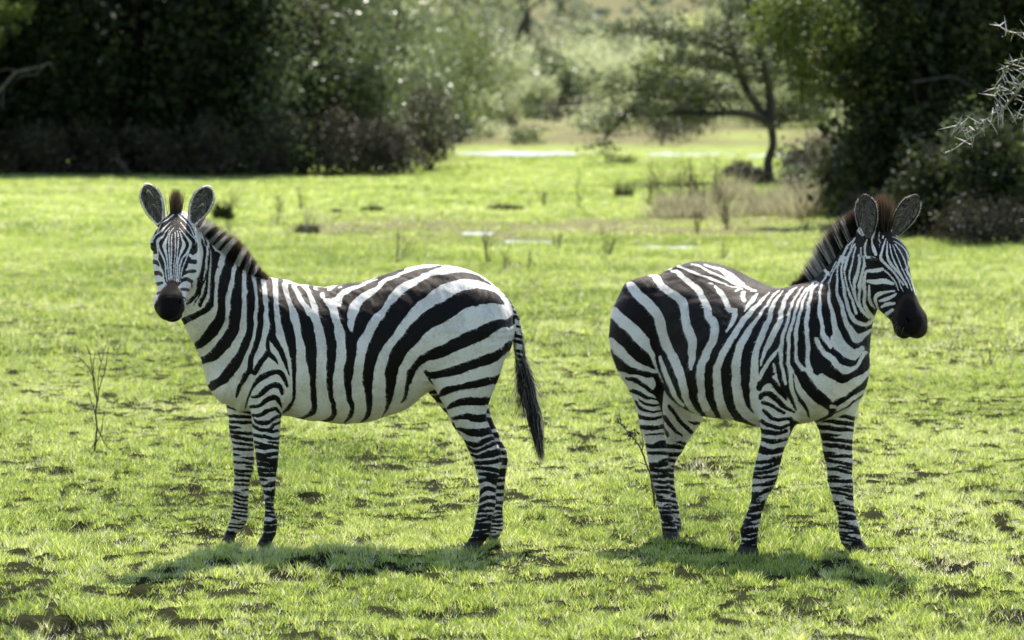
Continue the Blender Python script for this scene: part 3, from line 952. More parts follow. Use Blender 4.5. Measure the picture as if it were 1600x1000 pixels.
def ear_hair(root):
    while EARS:
        base, a, Lh, s_, f, wid = EARS.pop(0); rl = np.array(root.location)
        tt = [0, .12, .3, .5, .68, .83, .94, 1]; ww = [.5, .62, .86, .98, 1, .88, .62, .32]
        R, Tp, ti = [], [], []
        for i in range(420):                       # pale fringe on the rim
            t = rng.uniform(.04, 1); sg = rng.choice([-1, 1]); q = 1 if t < .97 else rng.random()
            r = base + a * Lh * t + s_ * sg * wid * np.interp(t, tt, ww) * q * .97 + f * .006
            R.append(r - rl); Tp.append(r + s_ * sg * rng.uniform(.002, .008) * q + a * rng.uniform(.002, .012) + f * rng.normal() * .004 - rl); ti.append(4.0)
        for i in range(520):                       # long hair growing inward from the edge
            t = rng.uniform(.10, .88); sg = rng.choice([-1, 1]); q = rng.uniform(.35, .86)
            r = base + a * Lh * t + s_ * sg * wid * np.interp(t, tt, ww) * q + f * .004
            R.append(r - rl); Tp.append(r - s_ * sg * wid * q * rng.uniform(.1, .6) + a * rng.uniform(.004, .03) + f * rng.uniform(.004, .014) - rl); ti.append(4.0 if rng.random() < .5 * (1.3 - t) + .15 else 3.0)
        strands('ear_hair', R, Tp, .0020, np.array(ti), HAIR, root)
# ---- the zebra on the right, three-quarter view
CR = dict(R1=(940, 400, 6.25), R2=(1060, 400, 6.25), R3=(940, 520, 6.25), R4=(1060, 520, 6.25), R5=(1160, 400, 6.25), R6=(1180, 520, 5),
          R7=(1260, 400, 7.143), R8=(1330, 330, 8.333), R9=(1330, 420, 8.333), R10=(1240, 300, 8.333), P=(0, 0, 1))
COAT_R = '''
W R3 190,420,90 300,470,140 430,500,190
W R3 300,560,300 360,640,300 430,800,320 490,1000,300
W P 1018,680,50 1028,740,44 1038,800,44 1050,855,50
W P 1206,700,60 1196,750,60 1180,800,50 1168,850,56
W R1 110,545,120 200,630,105 300,720,115 400,830,120 R3 400,85,105 450,150,70 500,230,45 530,320,25 560,400,14 600,480,10
W R1 290,290,90 380,400,100 470,480,90 540,570,95 580,680,100 610,800,90 R3 640,130,90 695,240,90 765,400,88 805,560,72 840,680,60 890,750,40 950,800,25
W R3 570,240,28 590,300,40 640,440,50 690,560,50 740,650,40 800,710,20
W R1 440,180,20 500,185,40 540,220,65 580,290,70 650,340,75 740,400,80 800,470,85 815,600,80 840,700,85 880,800,95 888,870,85 R3 884,190,78 878,280,60 870,360,30
W R1 690,148,25 740,155,45 800,215,50 900,290,55 R2 190,320,60 235,410,65 275,500,70 295,590,75 340,650,80 358,730,80 340,830,80 R4 318,120,75 270,220,75 230,310,80 215,420,80 220,540,70 245,680,80 310,800,70 370,870,40
W R2 355,300,25 400,350,50 440,410,50 470,470,50 490,520,55 540,530,55 550,580,55 520,660,40 470,735,15
W R2 300,265,20 330,272,25
W R2 560,340,20 590,325,15
W R2 630,355,40 630,400,40 645,435,40
W R2 700,343,10 740,347,10
W R1 720,90,12 800,115,20 900,160,22 1000,195,20
W R2 0,98,15 100,135,22 200,180,20 350,235,22 450,275,16 560,305,14 620,320,8
W R2 130,82,10 220,105,18 350,175,25 450,215,20 560,270,30 680,315,20 760,340,12
W R2 260,90,15 400,125,30 480,180,60 560,235,60 640,285,30
W R1 440,165,15 540,125,30 640,105,20
W R1 640,130,15 690,120,20
W R2 770,370,25 720,430,45 680,490,35 640,545,10
W R2 890,350,12 850,400,22 780,470,40 690,570,50 610,670,60 545,770,60 R4 485,120,62 425,220,65 385,330,70 375,430,75 385,550,80 410,680,85 460,800,85 540,880,50
W R2 990,335,15 940,370,20 870,470,25 780,600,30 700,710,55 R4 625,85,68 580,190,75 565,290,85 560,400,85 570,520,95 590,650,100 640,760,100 740,850,80 810,880,30
W R5 395,340,12 330,420,30 290,500,45 270,600,50 225,690,60 R4 810,45,62 765,140,60 745,250,70 740,400,80 745,550,90 760,680,110 790,780,90 810,850,50
W R5 530,300,15 460,360,35 415,430,40 385,530,45 370,620,50 330,710,56 280,810,55 230,900,50 R4 850,170,40 830,220,35 800,320,20
W R6 300,440,380 480,540,380 700,480,300 800,330,180 790,420,250
W R6 640,330,200 760,380,200 820,300,150
W R6 130,620,280 140,760,260 130,900,260 120,1100,260
W R6 400,620,160 440,660,120 560,700,100
W R6 420,300,60 470,370,60 560,330,50
K R6 560,280,100 480,200,90 450,100,60 445,0,60
K R6 30,50,40? 
'''.replace("K R6 30,50,40? \n", '')  # the two short pale strokes on the rump top are painted highlights
COAT_R2 = '''
W R6 10,340,40 50,420,120 80,520,140
W R6 196,110,30 175,140,30 130,190,34 90,250,30 50,310,30 20,380,24
K R6 245,0,30 228,120,32 235,260,32 250,400,34 275,500,34 315,600,18
K R6 285,330,30 300,430,36 350,520,34 395,590,28 425,660,12
K R6 180,150,15 170,220,40 185,300,45 215,400,40 245,500,22
K R6 170,200,40 110,290,50 90,310,20
W R6 150,245,22 150,300,20
K R6 292,0,35 290,150,38 310,240,60 360,330,85 420,420,90 490,500,95 560,550,85 600,600,60 580,640,30
K R6 365,0,60 365,120,60 375,200,40 380,240,12
K R6 445,0,60 450,100,60 480,200,90 560,280,100 640,330,100 690,350,80 760,320,70 840,270,90 880,200,100
K R6 500,30,40 560,110,70 640,170,90 720,220,90 780,230,60 830,180,50 860,140,20
W R6 480,40,20 520,130,40 600,200,50 660,270,50 710,300,50 780,270,30 830,200,30 860,150,30
K R6 640,0,40 720,60,60 800,100,50 860,60,40 905,10,20
K R6 600,590,50 650,540,50 720,500,40 800,440,45 850,410,50 885,360,40
K R6 620,620,10 700,590,13 780,530,16 840,480,12
K R6 590,640,26 520,680,22 460,700,16
W R6 600,575,32 635,575,24
W R5 740,260,20 690,320,25 660,420,35 640,540,38 630,660,38 630,780,45 640,900,46 R6 410,120,32 405,200,30 430,290,50
W R5 690,290,12 640,350,18 600,420,22 575,520,28 550,620,35 530,720,40 520,830,36 R6 318,120,24 325,220,28 370,280,34
W R5 640,320,20 590,370,20 540,470,25 510,580,30 480,690,35 450,800,35 R6 260,80,26 256,160,26 262,240,26 275,330,28 292,430,28 320,520,24
W R5 590,300,15 530,380,20 485,470,25 455,580,28 430,680,32 400,770,36 385,840,34 R6 197,120,34 204,210,26 215,300,25 240,400,22
W R5 710,790,15 735,860,35 790,930,50 850,990,55
W R7 240,180,20 180,280,25 155,370,25 150,500,30 150,640,38 180,780,45 R6 530,20,44 560,60,45 595,110,30
W R7 380,0,15 330,120,12 270,230,15 250,330,20 250,450,30 270,560,40 300,700,60 320,800,70 350,900,100 R6 640,60,100 700,130,90 770,170,80 830,120,40
W R7 355,100,12 345,220,20 345,330,25 350,430,35 390,540,45 410,640,50 450,750,60 500,840,80 560,920,90 620,900,80 680,860,40 730,820,20
W R7 430,0,10 400,100,20 400,220,25 415,340,30 435,460,35 455,560,40 490,640,45 540,710,50 620,760,45 700,750,45 760,700,40
W R7 445,0,10 430,100,18 440,220,18 455,350,20 490,450,25 530,560,30 560,640,30
W R10 800,600,15 720,700,25 650,830,25 630,1000,20
W R10 800,680,20 740,780,30 690,900,30 680,1000,25
W R7 330,60,14 300,130,12 250,210,14
W R7 210,170,30 240,200,20
W R10 620,830,25 600,900,20 570,1000,18
W R10 700,720,22 650,800,20 620,900,20
W R7 210,170,35 150,60,35 110,0,30
W R7 110,280,16 60,320,20 0,380,30
K R3 240,440,30 320,460,45 400,510,45 500,580,35 580,620,14
K R3 130,170,20 160,240,60 210,310,80 270,360,75 360,390,55 440,410,50 510,400,50 530,440,30 530,490,10
W R3 95,80,70 170,170,100 260,260,90 370,325,62 470,362,42 540,380,26
K R3 285,560,30 360,590,45 450,630,35 570,665,12
K R3 365,650,15 430,690,30 510,715,25 585,700,15
K R3 330,665,20 370,725,40 440,765,30 520,778,25 585,765,20
K R3 355,810,50 430,840,40 510,840,30 600,825,25
K R3 375,920,40 450,930,50 610,915,40
K R3 435,995,20 620,985,25
K R6 30,430,45 60,380,55 120,370,50 170,420,50 210,470,40 245,520,20
K R6 45,510,30 60,480,45 120,480,45 180,530,45 230,580,35 300,620,20
K R6 60,545,30 120,565,30 180,600,30 230,630,25
K R6 70,610,30 110,650,35 170,680,30 260,680,25 300,700,20
K R6 50,695,35 130,730,35 210,740,30 290,715,14
K R6 35,760,40 130,785,40 240,770,30
K R6 35,830,35 130,850,35 240,830,30
K R6 30,900,40 120,920,35 220,900,25
'''
JOWL_R = '''
W R8 210,770,15 170,870,30 150,1000,25
W R8 160,620,14 165,720,25 150,820,30 110,930,35 90,1000,35
W R8 60,470,20 20,600,14
W R8 50,350,12 0,480,10
W R8 100,570,25 110,660,35 80,800,35 40,950,30
W R8 130,480,20 130,560,15 170,640,15 190,720,14
W R7 530,0,12 500,120,20 490,240,18 500,350,15 520,430,10
W R7 600,0,12 590,100,25 570,220,30 530,350,28 540,450,30 570,540,25 620,620,20
W R7 645,0,15 640,120,28 610,260,35 590,400,35 590,520,30 630,620,35 700,690,25
W R7 665,170,22 650,280,30 650,430,35 655,540,40 700,640,50 770,700,40 850,730,30
'''
HEAD_R = '''
W R7 690,280,36 780,290,56 870,280,56 960,310,36
W R7 700,330,20 700,400,30 710,500,35 760,600,35 800,680,30 840,720,10
W R7 980,390,20 900,400,25 800,430,50 770,480,40 790,560,25 820,640,25 860,700,20
W R7 820,500,25 900,480,45 980,440,30 1000,420,20
W R7 840,570,25 900,540,40 980,530,30
W R7 890,650,40 930,620,35 965,600,30
W R8 200,600,28 260,600,30 310,610,22
W R8 215,775,38 300,775,52 400,755,46
W R8 210,370,15 185,440,25 180,540,25 200,600,28
W R8 310,260,15 275,350,22 275,420,25 295,490,46 320,560,42
W R8 370,240,12 360,320,14 365,380,12 380,410,10 370,470,8
W R8 415,330,26 415,350,20
W R8 450,360,15 420,450,22 400,530,28 385,600,38 420,660,38 500,740,32 560,800,24 620,880,20 680,960,16
W R8 470,390,12 465,500,20 475,600,32 520,690,38 590,770,32 650,850,24 700,930,20 740,1000,16
W R8 500,430,12 520,540,16 560,650,20 610,750,22 660,850,20 720,950,18
W R8 540,440,10 570,520,12 610,620,14 650,720,14 700,830,14 760,950,12
W R8 570,430,12 640,530,16 690,630,18 720,730,16 750,830,14 790,950,12
W R8 560,390,10 640,440,14 700,500,18 740,590,22 745,680,20 735,760,12
W R8 540,330,10 620,370,12 700,450,15 760,510,30 790,570,20
W R8 500,230,12 560,290,14 640,370,12
W R9 660,0,12 740,150,14 790,280,12
W R9 700,0,12 780,150,14 840,300,14
W R9 750,50,18 800,200,22 840,330,20
W R9 430,20,20 500,80,20 570,170,18 615,280,12
W R9 530,20,15 600,120,16 650,240,14 680,300,10
W R8 100,240,60 150,300,50
K R8 290,670,90 360,690,60
'''
MUZZLE_R = '''
K R9 728,405,140 738,480,250 760,600,390 755,710,420 720,830,250
'''
MANE_R = '''
W R10 700,720,35 650,600,40 590,490,30
W R10 600,830,35 540,700,40 480,580,30
W R10 540,900,20 480,780,35 430,640,30
W R10 490,960,20 420,860,30 340,760,30
W R10 770,620,40 740,500,45 700,380,30
W R10 400,1000,30 340,860,40 300,760,30
W R10 310,1000,25 250,830,25
W R7 210,170,35 150,60,35 110,0,30
W R7 150,240,16 100,120,20 60,0,20
W R7 100,280,18 60,180,18
'''
HIND_R = [(975, 1045, 455, 0, .10), (959, 1048, 480, 0, .13), (953, 1050, 510, 0, .14), (954, 1047, 540, 0, .14), (963, 1042, 573, 0, .125), (977, 1040, 600, 0, .105), (989, 1038, 622, 0, .085), (997, 1037, 645, 0, .072),
          (1001, 1037, 668, 0, .060), (1007, 1040, 688, 0, .054), (1009.5, 1046, 710, 0, .050), (1014, 1046, 730, 0, .045), (1020, 1045, 748, 0, .038), (1025, 1046.5, 768, 0, .033),
          (1027, 1050, 792, 0, .034), (1032, 1054, 815, 0, .040), (1035, 1060, 832, 0, .038), (1037, 1066, 848, 0, .044), (1036, 1067, 858, 0, .048)]
HINDF_R = [(1030, 1110, 600, 0, .12), (1035, 1104, 632, 0, .10), (1037, 1098, 655, 0, .085), (1040, 1088, 672, 0, .07), (1040, 1075, 690, 0, .055), (1036, 1064, 708, 0, .048),
           (1030, 1056, 722, 0, .045), (1030, 1054, 742, 0, .042), (1032, 1056, 770, 0, .035), (1036, 1059, 796, 0, .034), (1040, 1064, 818, 0, .038), (1048, 1075, 832, 0, .040), (1052, 1078, 843, 0, .045), (1052, 1079, 851, 0, .048)]
FORE_R = [(1176, 1262, 560, 0, .11), (1180, 1262, 600, 0, .105), (1186, 1256, 635, 0, .09), (1188, 1244, 660, 0, .075), (1187, 1231, 684, 0, .062), (1184.5, 1222, 710, 0, .053),
          (1179, 1216, 732, 0, .052), (1176, 1214, 748, 0, .050), (1176, 1206, 766, 0, .042), (1174, 1196, 786, 0, .034), (1166, 1189, 808, 0, .033), (1158, 1184, 829, 0, .040),
          (1160, 1182, 846, 0, .036), (1154, 1184, 860, 0, .046), (1149, 1185, 874, 0, .054)]
FOREF_R = [(1262, 1345, 610, 0, .10), (1270, 1337, 645, 0, .085), (1280, 1333, 672, 0, .068), (1286, 1330, 698, 0, .057), (1293, 1329, 728, 0, .050), (1295, 1331, 755, 0, .047),
           (1304, 1332, 780, 0, .038), (1310, 1336, 803, 0, .034), (1311, 1342, 830, 0, .040), (1315, 1348, 848, 0, .040), (1325, 1358, 858, 0, .046), (1332, 1364, 868, 0, .050), (1334, 1365, 876, 0, .05)]

def zebra_right():
    th = math.radians(50)
    h = np.array([math.cos(th), -math.sin(th), 0]); l = np.array([math.sin(th), math.cos(th), 0])
    O = P(1019, 500, 20.66); O[2] = 0
    mid = O + h * .7
    root = empty('zebra', (mid[0], mid[1], 0))
    tag(root, 'right zebra in three-quarter view with chest and head turned to the right', 'zebra', 'plains zebras on the grass')
    fld = Field((0.25, 19.2, -0.05), (2.15, 21.1, 1.85))
    fld.add(fld.tube(basis_rows((O, h, l), [r[:4] + (r[4] * .9,) for r in TRUNK]), 3, (0.05, 0.06), .05), 0.02, 1)
    lm = tuple(l)
    def nr(xa, ya, xb, yb, D, rm, m=None): return prow(xa, ya, xb, yb, D, rm, None, tuple(m) if m is not None else lm)
    def mix(a): v = l * (1 - a) + np.array([.95, .3, 0]) * a; return v / np.linalg.norm(v)
    def ax(s, lat, z): return O + h * s + l * lat + np.array([0, 0, z])
    # chest, neck (rows lie across the neck)
    rows = []
    for s, zt, zb, w in ((1.08, 1.29, .66, .20), (1.20, 1.30, .72, .19), (1.285, 1.33, .82, .155), (1.335, 1.40, .96, .125), (1.365, 1.49, 1.09, .11), (1.385, 1.575, 1.20, .10), (1.40, 1.64, 1.29, .092)):
        pass
    N_R = [(1262, 442, 1280, 648, 19.92, .20, 0), (1270, 440, 1312, 632, 19.86, .19, .1), (1286, 430, 1330, 596, 19.82, .155, .2), (1302, 412, 1338, 558, 19.80, .125, .35),
           (1318, 394, 1346, 524, 19.79, .108, .5), (1332, 376, 1356, 496, 19.78, .098, .6), (1346, 360, 1370, 466, 19.77, .090, .7)]
    rows = []
    for xa, ya, xb, yb, D, rm, a in N_R:
        A = P(xa, ya, D + .10); B = P(xb, yb, D - .06)
        n = A - B; r = np.linalg.norm(n) / 2; n /= 2 * r
        m = mix(0) if True else None
        m = l - (l @ n) * n; m /= np.linalg.norm(m)
        rows.append((*((A + B) / 2), *n, *m, r, rm))
    fld.add(fld.tube(rows, 4, (.05, .06), .08), 0.05, 1)
    H3 = [h, l, np.array([0, 0, 1.])]
    for s in (-1, 1):
        fld.add(fld.ell(ax(1.26, s * .085, .84), H3, (.075, .09, .11)), 0.06, 1)
        fld.add(fld.ell(ax(1.16, s * .145, .98), H3, (.11, .075, .20)), 0.07, 1)
        fld.add(fld.ell(ax(.15, s * .15, 1.06), H3, (.155, .115, .22)), 0.07, 1)
    fld.add(fld.ell(ax(.28, .15, .80), H3, (.11, .09, .15)), 0.06, 3)
    fld.add(fld.ell(ax(.52, -.06, .825), H3, (.30, .22, .20)), 0.06, 1)
    def lr(Ls, D, D1): return [prow(a, y, b, y, D + (D1 - D) * i / len(Ls), rm, None, (.2, 1, 0)) for i, (a, b, y, _, rm) in enumerate(Ls)]
    fld.add(fld.tube(lr(HIND_R, 20.45, 20.42), 2, (.05, .02)), 0.035, 1)
    fld.add(fld.tube(lr(FORE_R, 19.78, 19.90), 2, (.05, .02)), 0.035, 1)
    fld.add(fld.tube(lr(HINDF_R, 20.62, 20.66), 2, (.05, .02)), 0.03, 3)
    fld.add(fld.tube(lr(FOREF_R, 19.92, 19.95), 2, (.05, .02)), 0.03, 2)
    rows = []
    for i, (s, z) in enumerate(((.08, 1.20), (.0, 1.17), (-.04, 1.10), (-.06, 1.0), (-.055, .9), (-.05, .82))):
        rows.append((*ax(s, .03 + .012 * i, z), *h, *l, .024 - .001 * i, .024 - .001 * i))
    fld.add(fld.tube(rows, 3, (.02, .015)), 0.012, 5)
    poll = P(1368, 364, 19.74)
    u, v, w, pt = head(fld, poll, (.33, -.50, -.79), (.45, -.61, .63), 4, 1.08)
    cuts = []
    for b, t_, D, f, wd in (((1357, 370), (1352, 308), 19.62, (-.22, -1, .1), .052), ((1394, 366), (1431, 309), 19.72, (.45, -1, .0), .055)):
        cuts.append(ear(fld, P(*b, D), P(*t_, D + .01), f, wd, 4))
    box = (930, 280, 1460, 900)
    near = Coat(CR, box, 5).run(COAT_R).run(COAT_R2).run(JOWL_R)
    near.bands([(1190, 1244, 660), (1187, 1226, 700), (1176, 1214, 748), (1173, 1192, 790), (1158, 1184, 829), (1158, 1184, 846)], 705, 858, 8.2, 5.2, .76, 21, 2.0, -.1)
    for q in (826, 835, 844, 853): near.stroke(1, [(1155, q, 4.5), (1170, q + 3, 5.5), (1188, q, 4.5)])
    for q in (800, 809, 818, 827, 836, 845): near.stroke(1, [(1024, q, 4.5), (1045, q + 2, 5.5), (1068, q, 4.5)])
    near.stroke(1, [(1168, 868, 34), (1168, 880, 50)])
    near.bands([(1007, 1040, 684), (1010, 1046, 712), (1020, 1046, 748), (1025, 1046, 768), (1027, 1050, 790), (1035, 1062, 838)], 690, 846, 10.5, 5.0, .70, 33, 1.4, .05)
    near.stroke(1, [(1050, 855, 34), (1052, 864, 44)])
    hd = Coat(CR, box, 5).run(COAT_R).run(COAT_R2).run(JOWL_R).run(HEAD_R)
    mz = Coat(CR, box, -12).run(MUZZLE_R)
    ff = Coat(CR, (930, 540, 1460, 900)).bands([(1262, 1345, 610), (1280, 1333, 672), (1293, 1329, 728), (1304, 1332, 780), (1311, 1342, 830)], 650, 852, 11, 5.4, .66, 14, -1.0, .10)
    ff.stroke(1, [(1345, 864, 40), (1350, 874, 60)])
    hf = Coat(CR, (930, 540, 1460, 900)).run('''
K R3 660,720,40 720,800,35 800,900,40 880,970,45
K R3 610,820,40 660,890,45 720,960,35 780,1000,20
K R3 850,865,10 900,880,30 965,885,30
K R3 605,930,30 640,1000,40
''').bands([(1040, 1088, 672), (1036, 1064, 708), (1030, 1054, 742), (1036, 1059, 796), (1048, 1075, 832)], 692, 832, 10, 6.5, .64, 40, 1.0, .15)
    hf.stroke(1, [(1064, 838, 26), (1068, 852, 34)])
    tl = Coat(CR, (930, 380, 1100, 700)).bands([(940, 1080, 400), (940, 1080, 700)], 430, 600, 10, 8, .58, 5, 0, 0)
    eye = np.array([0, 0, CAM_H])
    def coat(V, nrm, lab):
        view = eye - V; view /= np.linalg.norm(view, axis=1)[:, None]
        back = ((nrm * view).sum(1) < -.05) & (lab == 1)
        W = V.copy()
        d = (V - O) @ l
        W[back] -= 2 * d[back, None] * l
        hb = ((nrm * view).sum(1) < -.05) & (lab == 4)
        dh = (V - poll) @ w
        W[hb] -= 2 * dh[hb, None] * w
        px, py = proj(W)
        s = near.sample(px, py)
        hh = lab == 4; s[hh] = hd.sample(px[hh], py[hh])
        for c, q_ in ((ff, 2), (hf, 3), (tl, 5)):
            q = lab == q_; s[q] = c.sample(px[q], py[q])
        m = np.where(hh, mz.sample(px, py), -12)
        m = np.where(hh & ((V - poll) @ u > .50), np.maximum(m, 4), m)
        bro = np.clip((nrm[:, 2] - .45) / .4, 0, 1) * .35  # lighter brown on upward faces paints light shining off the black hair
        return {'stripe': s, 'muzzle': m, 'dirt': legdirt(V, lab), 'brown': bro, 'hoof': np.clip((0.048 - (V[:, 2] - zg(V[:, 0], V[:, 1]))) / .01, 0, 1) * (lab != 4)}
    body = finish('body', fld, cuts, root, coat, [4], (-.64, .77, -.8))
    for s in (-1, 1):
        eyeball('eye', pt(.146, .013, s * .083), .022, root)
    whiskers(root, pt)
    rl = np.array(root.location)
    mn = Coat(CR, (1200, 270, 1420, 480), 5).run(MANE_R)
    crest = [(1250, 446, 20.0), (1266, 444, 19.98), (1284, 434, 19.94), (1300, 414, 19.91), (1314, 399, 19.89), (1326, 386, 19.87), (1338, 371, 19.84), (1350, 358, 19.81), (1362, 352, 19.78)]
    tips = [(1240, 441), (1250, 430), (1262, 402), (1276, 372), (1291, 353), (1306, 341), (1321, 329), (1337, 320), (1352, 314)]
    C = catmull([(a, b, c, *t_) for (a, b, c), t_ in zip(crest, tips)], 12)
    R, Tp, ti = [], [], []
    for i in range(10000):
        t = rng.random() * (len(C) - 1); j = min(int(t), len(C) - 2); q = C[j] + (C[j + 1] - C[j]) * (t - j)
        lat = rng.normal() * .012
        o = l * lat
        r = P(q[0] + rng.normal() * 1.2, q[1] + 5, q[2]) + o
        ln = rng.uniform(.5, .98)
        tp = P(q[0] + (q[3] - q[0]) * ln + rng.normal() * 2.0, q[1] + (q[4] - q[1]) * ln + rng.normal() * 1.5, q[2]) + o * 1.6
        R.append(r - rl); Tp.append(tp - rl)
        mx = q[0] + (q[3] - q[0]) * .45; my = q[1] + (q[4] - q[1]) * .45
        ti.append(0.0 if mn.sample(np.array([mx]), np.array([my]))[0] > .7 + rng.normal() * .7 else 1.0)
    strands('mane', R, Tp, .0028, np.array(ti), HAIR, root)
    R, Tp = [], []
    for i in range(1500):
        a, b = rng.normal() * .4, rng.random()
        r = P(1381 + a * 12 - b * 8, 362 - b * 8, 19.66 + .07 * b); ln = rng.uniform(.55, 1.05)
        tp = P(1378 + a * 24 + b * 2 + rng.normal() * 2, 358 - 57 * ln - b * 2 + abs(a) * 10, 19.67 + .07 * b + rng.normal() * .01)
        R.append(r - rl); Tp.append(tp - rl)
    strands('forelock', R, Tp, .0032, np.full(len(R), 2.0), HAIR, root)
    R, Tp, B = [], [], []
    for i in range(1200):
        t = rng.random()
        r = ax(-.055 + rng.normal() * .008, .09 + rng.normal() * .008, .98 - .18 * t)
        tp = ax(-.02 + rng.normal() * .02, .13 + rng.normal() * .025, .45 + rng.random() * .2)
        R.append(r - rl); Tp.append(tp - rl); B.append(h * .02)
    strands('tail_tuft', R, Tp, .003, np.full(len(R), 3.0), HAIR, root, np.array(B), 4)
    ear_hair(root)
    return root
# ================================================================ ground and turf
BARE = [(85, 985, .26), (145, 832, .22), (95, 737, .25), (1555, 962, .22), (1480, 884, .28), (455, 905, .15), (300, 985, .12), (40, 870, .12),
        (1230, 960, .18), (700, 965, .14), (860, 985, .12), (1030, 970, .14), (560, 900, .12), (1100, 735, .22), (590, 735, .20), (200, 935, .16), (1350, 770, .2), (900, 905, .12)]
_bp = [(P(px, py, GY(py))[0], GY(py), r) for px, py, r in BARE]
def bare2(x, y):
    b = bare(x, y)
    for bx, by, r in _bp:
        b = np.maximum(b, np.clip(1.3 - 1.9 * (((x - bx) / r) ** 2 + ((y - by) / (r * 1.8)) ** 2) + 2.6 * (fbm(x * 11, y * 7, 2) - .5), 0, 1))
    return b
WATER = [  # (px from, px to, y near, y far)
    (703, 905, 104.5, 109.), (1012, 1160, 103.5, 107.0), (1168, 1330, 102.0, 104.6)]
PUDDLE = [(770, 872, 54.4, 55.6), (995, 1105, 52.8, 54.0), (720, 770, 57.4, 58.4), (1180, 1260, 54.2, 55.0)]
def wetf(x, y):
    w = np.zeros(np.shape(x))
    for a, b, y0, y1 in WATER + PUDDLE:
        xa, xb = (a - 800) / F_PX * y0, (b - 800) / F_PX * y0
        cx, cy, rx, ry = (xa + xb) / 2, (y0 + y1) / 2, (xb - xa) / 2 * 1.25, (y1 - y0) / 2 * 1.5
        w = np.maximum(w, np.clip(1.7 - np.maximum(((x - cx) / rx) ** 2, 0) - ((y - cy) / ry) ** 2, 0, 1))
    return w

ys = np.concatenate([np.linspace(-20, 14, 18), 15 * (40 / 15.) ** np.linspace(0, 1, 520), 40 * (1300 / 40.) ** np.linspace(0.004, 1, 330)])
cs = np.linspace(-1, 1, 341)
CC, YY = np.meshgrid(cs, ys)
XX = (0.15 * np.maximum(YY, 0) + 3) * CC + (30 + 0.9 * np.maximum(YY, 0)) * np.sign(CC) * np.clip((np.abs(CC) - .86) / .14, 0, 1) ** 2
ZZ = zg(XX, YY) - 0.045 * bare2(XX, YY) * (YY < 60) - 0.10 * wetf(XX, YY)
nr_, nc_ = XX.shape
I = np.arange(nr_ * nc_).reshape(nr_, nc_)
Fq = np.stack([I[:-1, :-1], I[:-1, 1:], I[1:, 1:], I[1:, :-1]], -1).reshape(-1, 4)
m, t = new_mat('ground_turf')
gc = t.nodes.new('ShaderNodeTexCoord').outputs['Object']
n1 = noise(t, 2.2, 8, .62, gc); n2 = noise(t, 38, 5, .65, gc); n3 = noise(t, .16, 5, .6, gc)
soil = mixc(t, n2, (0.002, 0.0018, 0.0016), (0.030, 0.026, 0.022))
grass_c = mixc(t, sstep(t, n1, .36, .66), (0.25, 0.30, 0.08), (0.38, 0.44, 0.15))
grass_c = mixc(t, mth(t, 'MULTIPLY', sstep(t, n3, .54, .68), .75), grass_c, (0.38, 0.37, 0.20))
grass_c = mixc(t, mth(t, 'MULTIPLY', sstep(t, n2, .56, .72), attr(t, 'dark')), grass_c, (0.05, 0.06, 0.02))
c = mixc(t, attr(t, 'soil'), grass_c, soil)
c = mixc(t, attr(t, 'tan'), c, mixc(t, n2, (0.13, 0.12, 0.06), (0.29, 0.27, 0.15)))
c = mixc(t, attr(t, 'sand'), c, (0.52, 0.50, 0.44))
p = N(t, 'ShaderNodeBsdfPrincipled', Roughness=.95); p.inputs['Specular IOR Level'].default_value = .0
L(t, c, p.inputs['Base Color'])
b = N(t, 'ShaderNodeBump', Strength=.8, Distance=.03); L(t, n2, b.inputs['Height']); L(t, b.outputs[0], p.inputs['Normal'])
o = t.nodes.new('ShaderNodeOutputMaterial'); L(t, p.outputs[0], o.inputs[0])
x_, y_ = XX.ravel(), YY.ravel()
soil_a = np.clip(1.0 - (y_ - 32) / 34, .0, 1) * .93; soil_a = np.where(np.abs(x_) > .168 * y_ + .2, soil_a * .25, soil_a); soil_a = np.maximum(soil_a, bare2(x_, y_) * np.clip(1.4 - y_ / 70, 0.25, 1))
tan_a = np.clip((y_ - 110) / 10, 0, 1) * np.clip(fbm(x_ * .3, y_ * .10 + 3, 3) * 2.4 - .35, .3, 1)
tan_a = np.maximum(tan_a, np.clip(1.3 - np.abs(y_ - 59) / 5.5, 0, 1) * np.clip(fbm(x_ * .8 + 9, y_ * .5, 3) * 3.6 - 1.1, 0, 1) * (x_ > -3.6))
tan_a = np.maximum(tan_a, np.clip(1 - np.abs(y_ - 67) / 6, 0, 1) * np.clip((x_ - 1.6) / .8, 0, .85))
sand_a = np.clip(1 - np.abs(y_ - 322) / 10, 0, 1) * (np.abs(x_ - 10.2) < 4.5)
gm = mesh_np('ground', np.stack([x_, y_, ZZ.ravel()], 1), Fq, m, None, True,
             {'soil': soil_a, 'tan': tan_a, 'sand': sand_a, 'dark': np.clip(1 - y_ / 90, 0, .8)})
tag(gm, kind='structure')

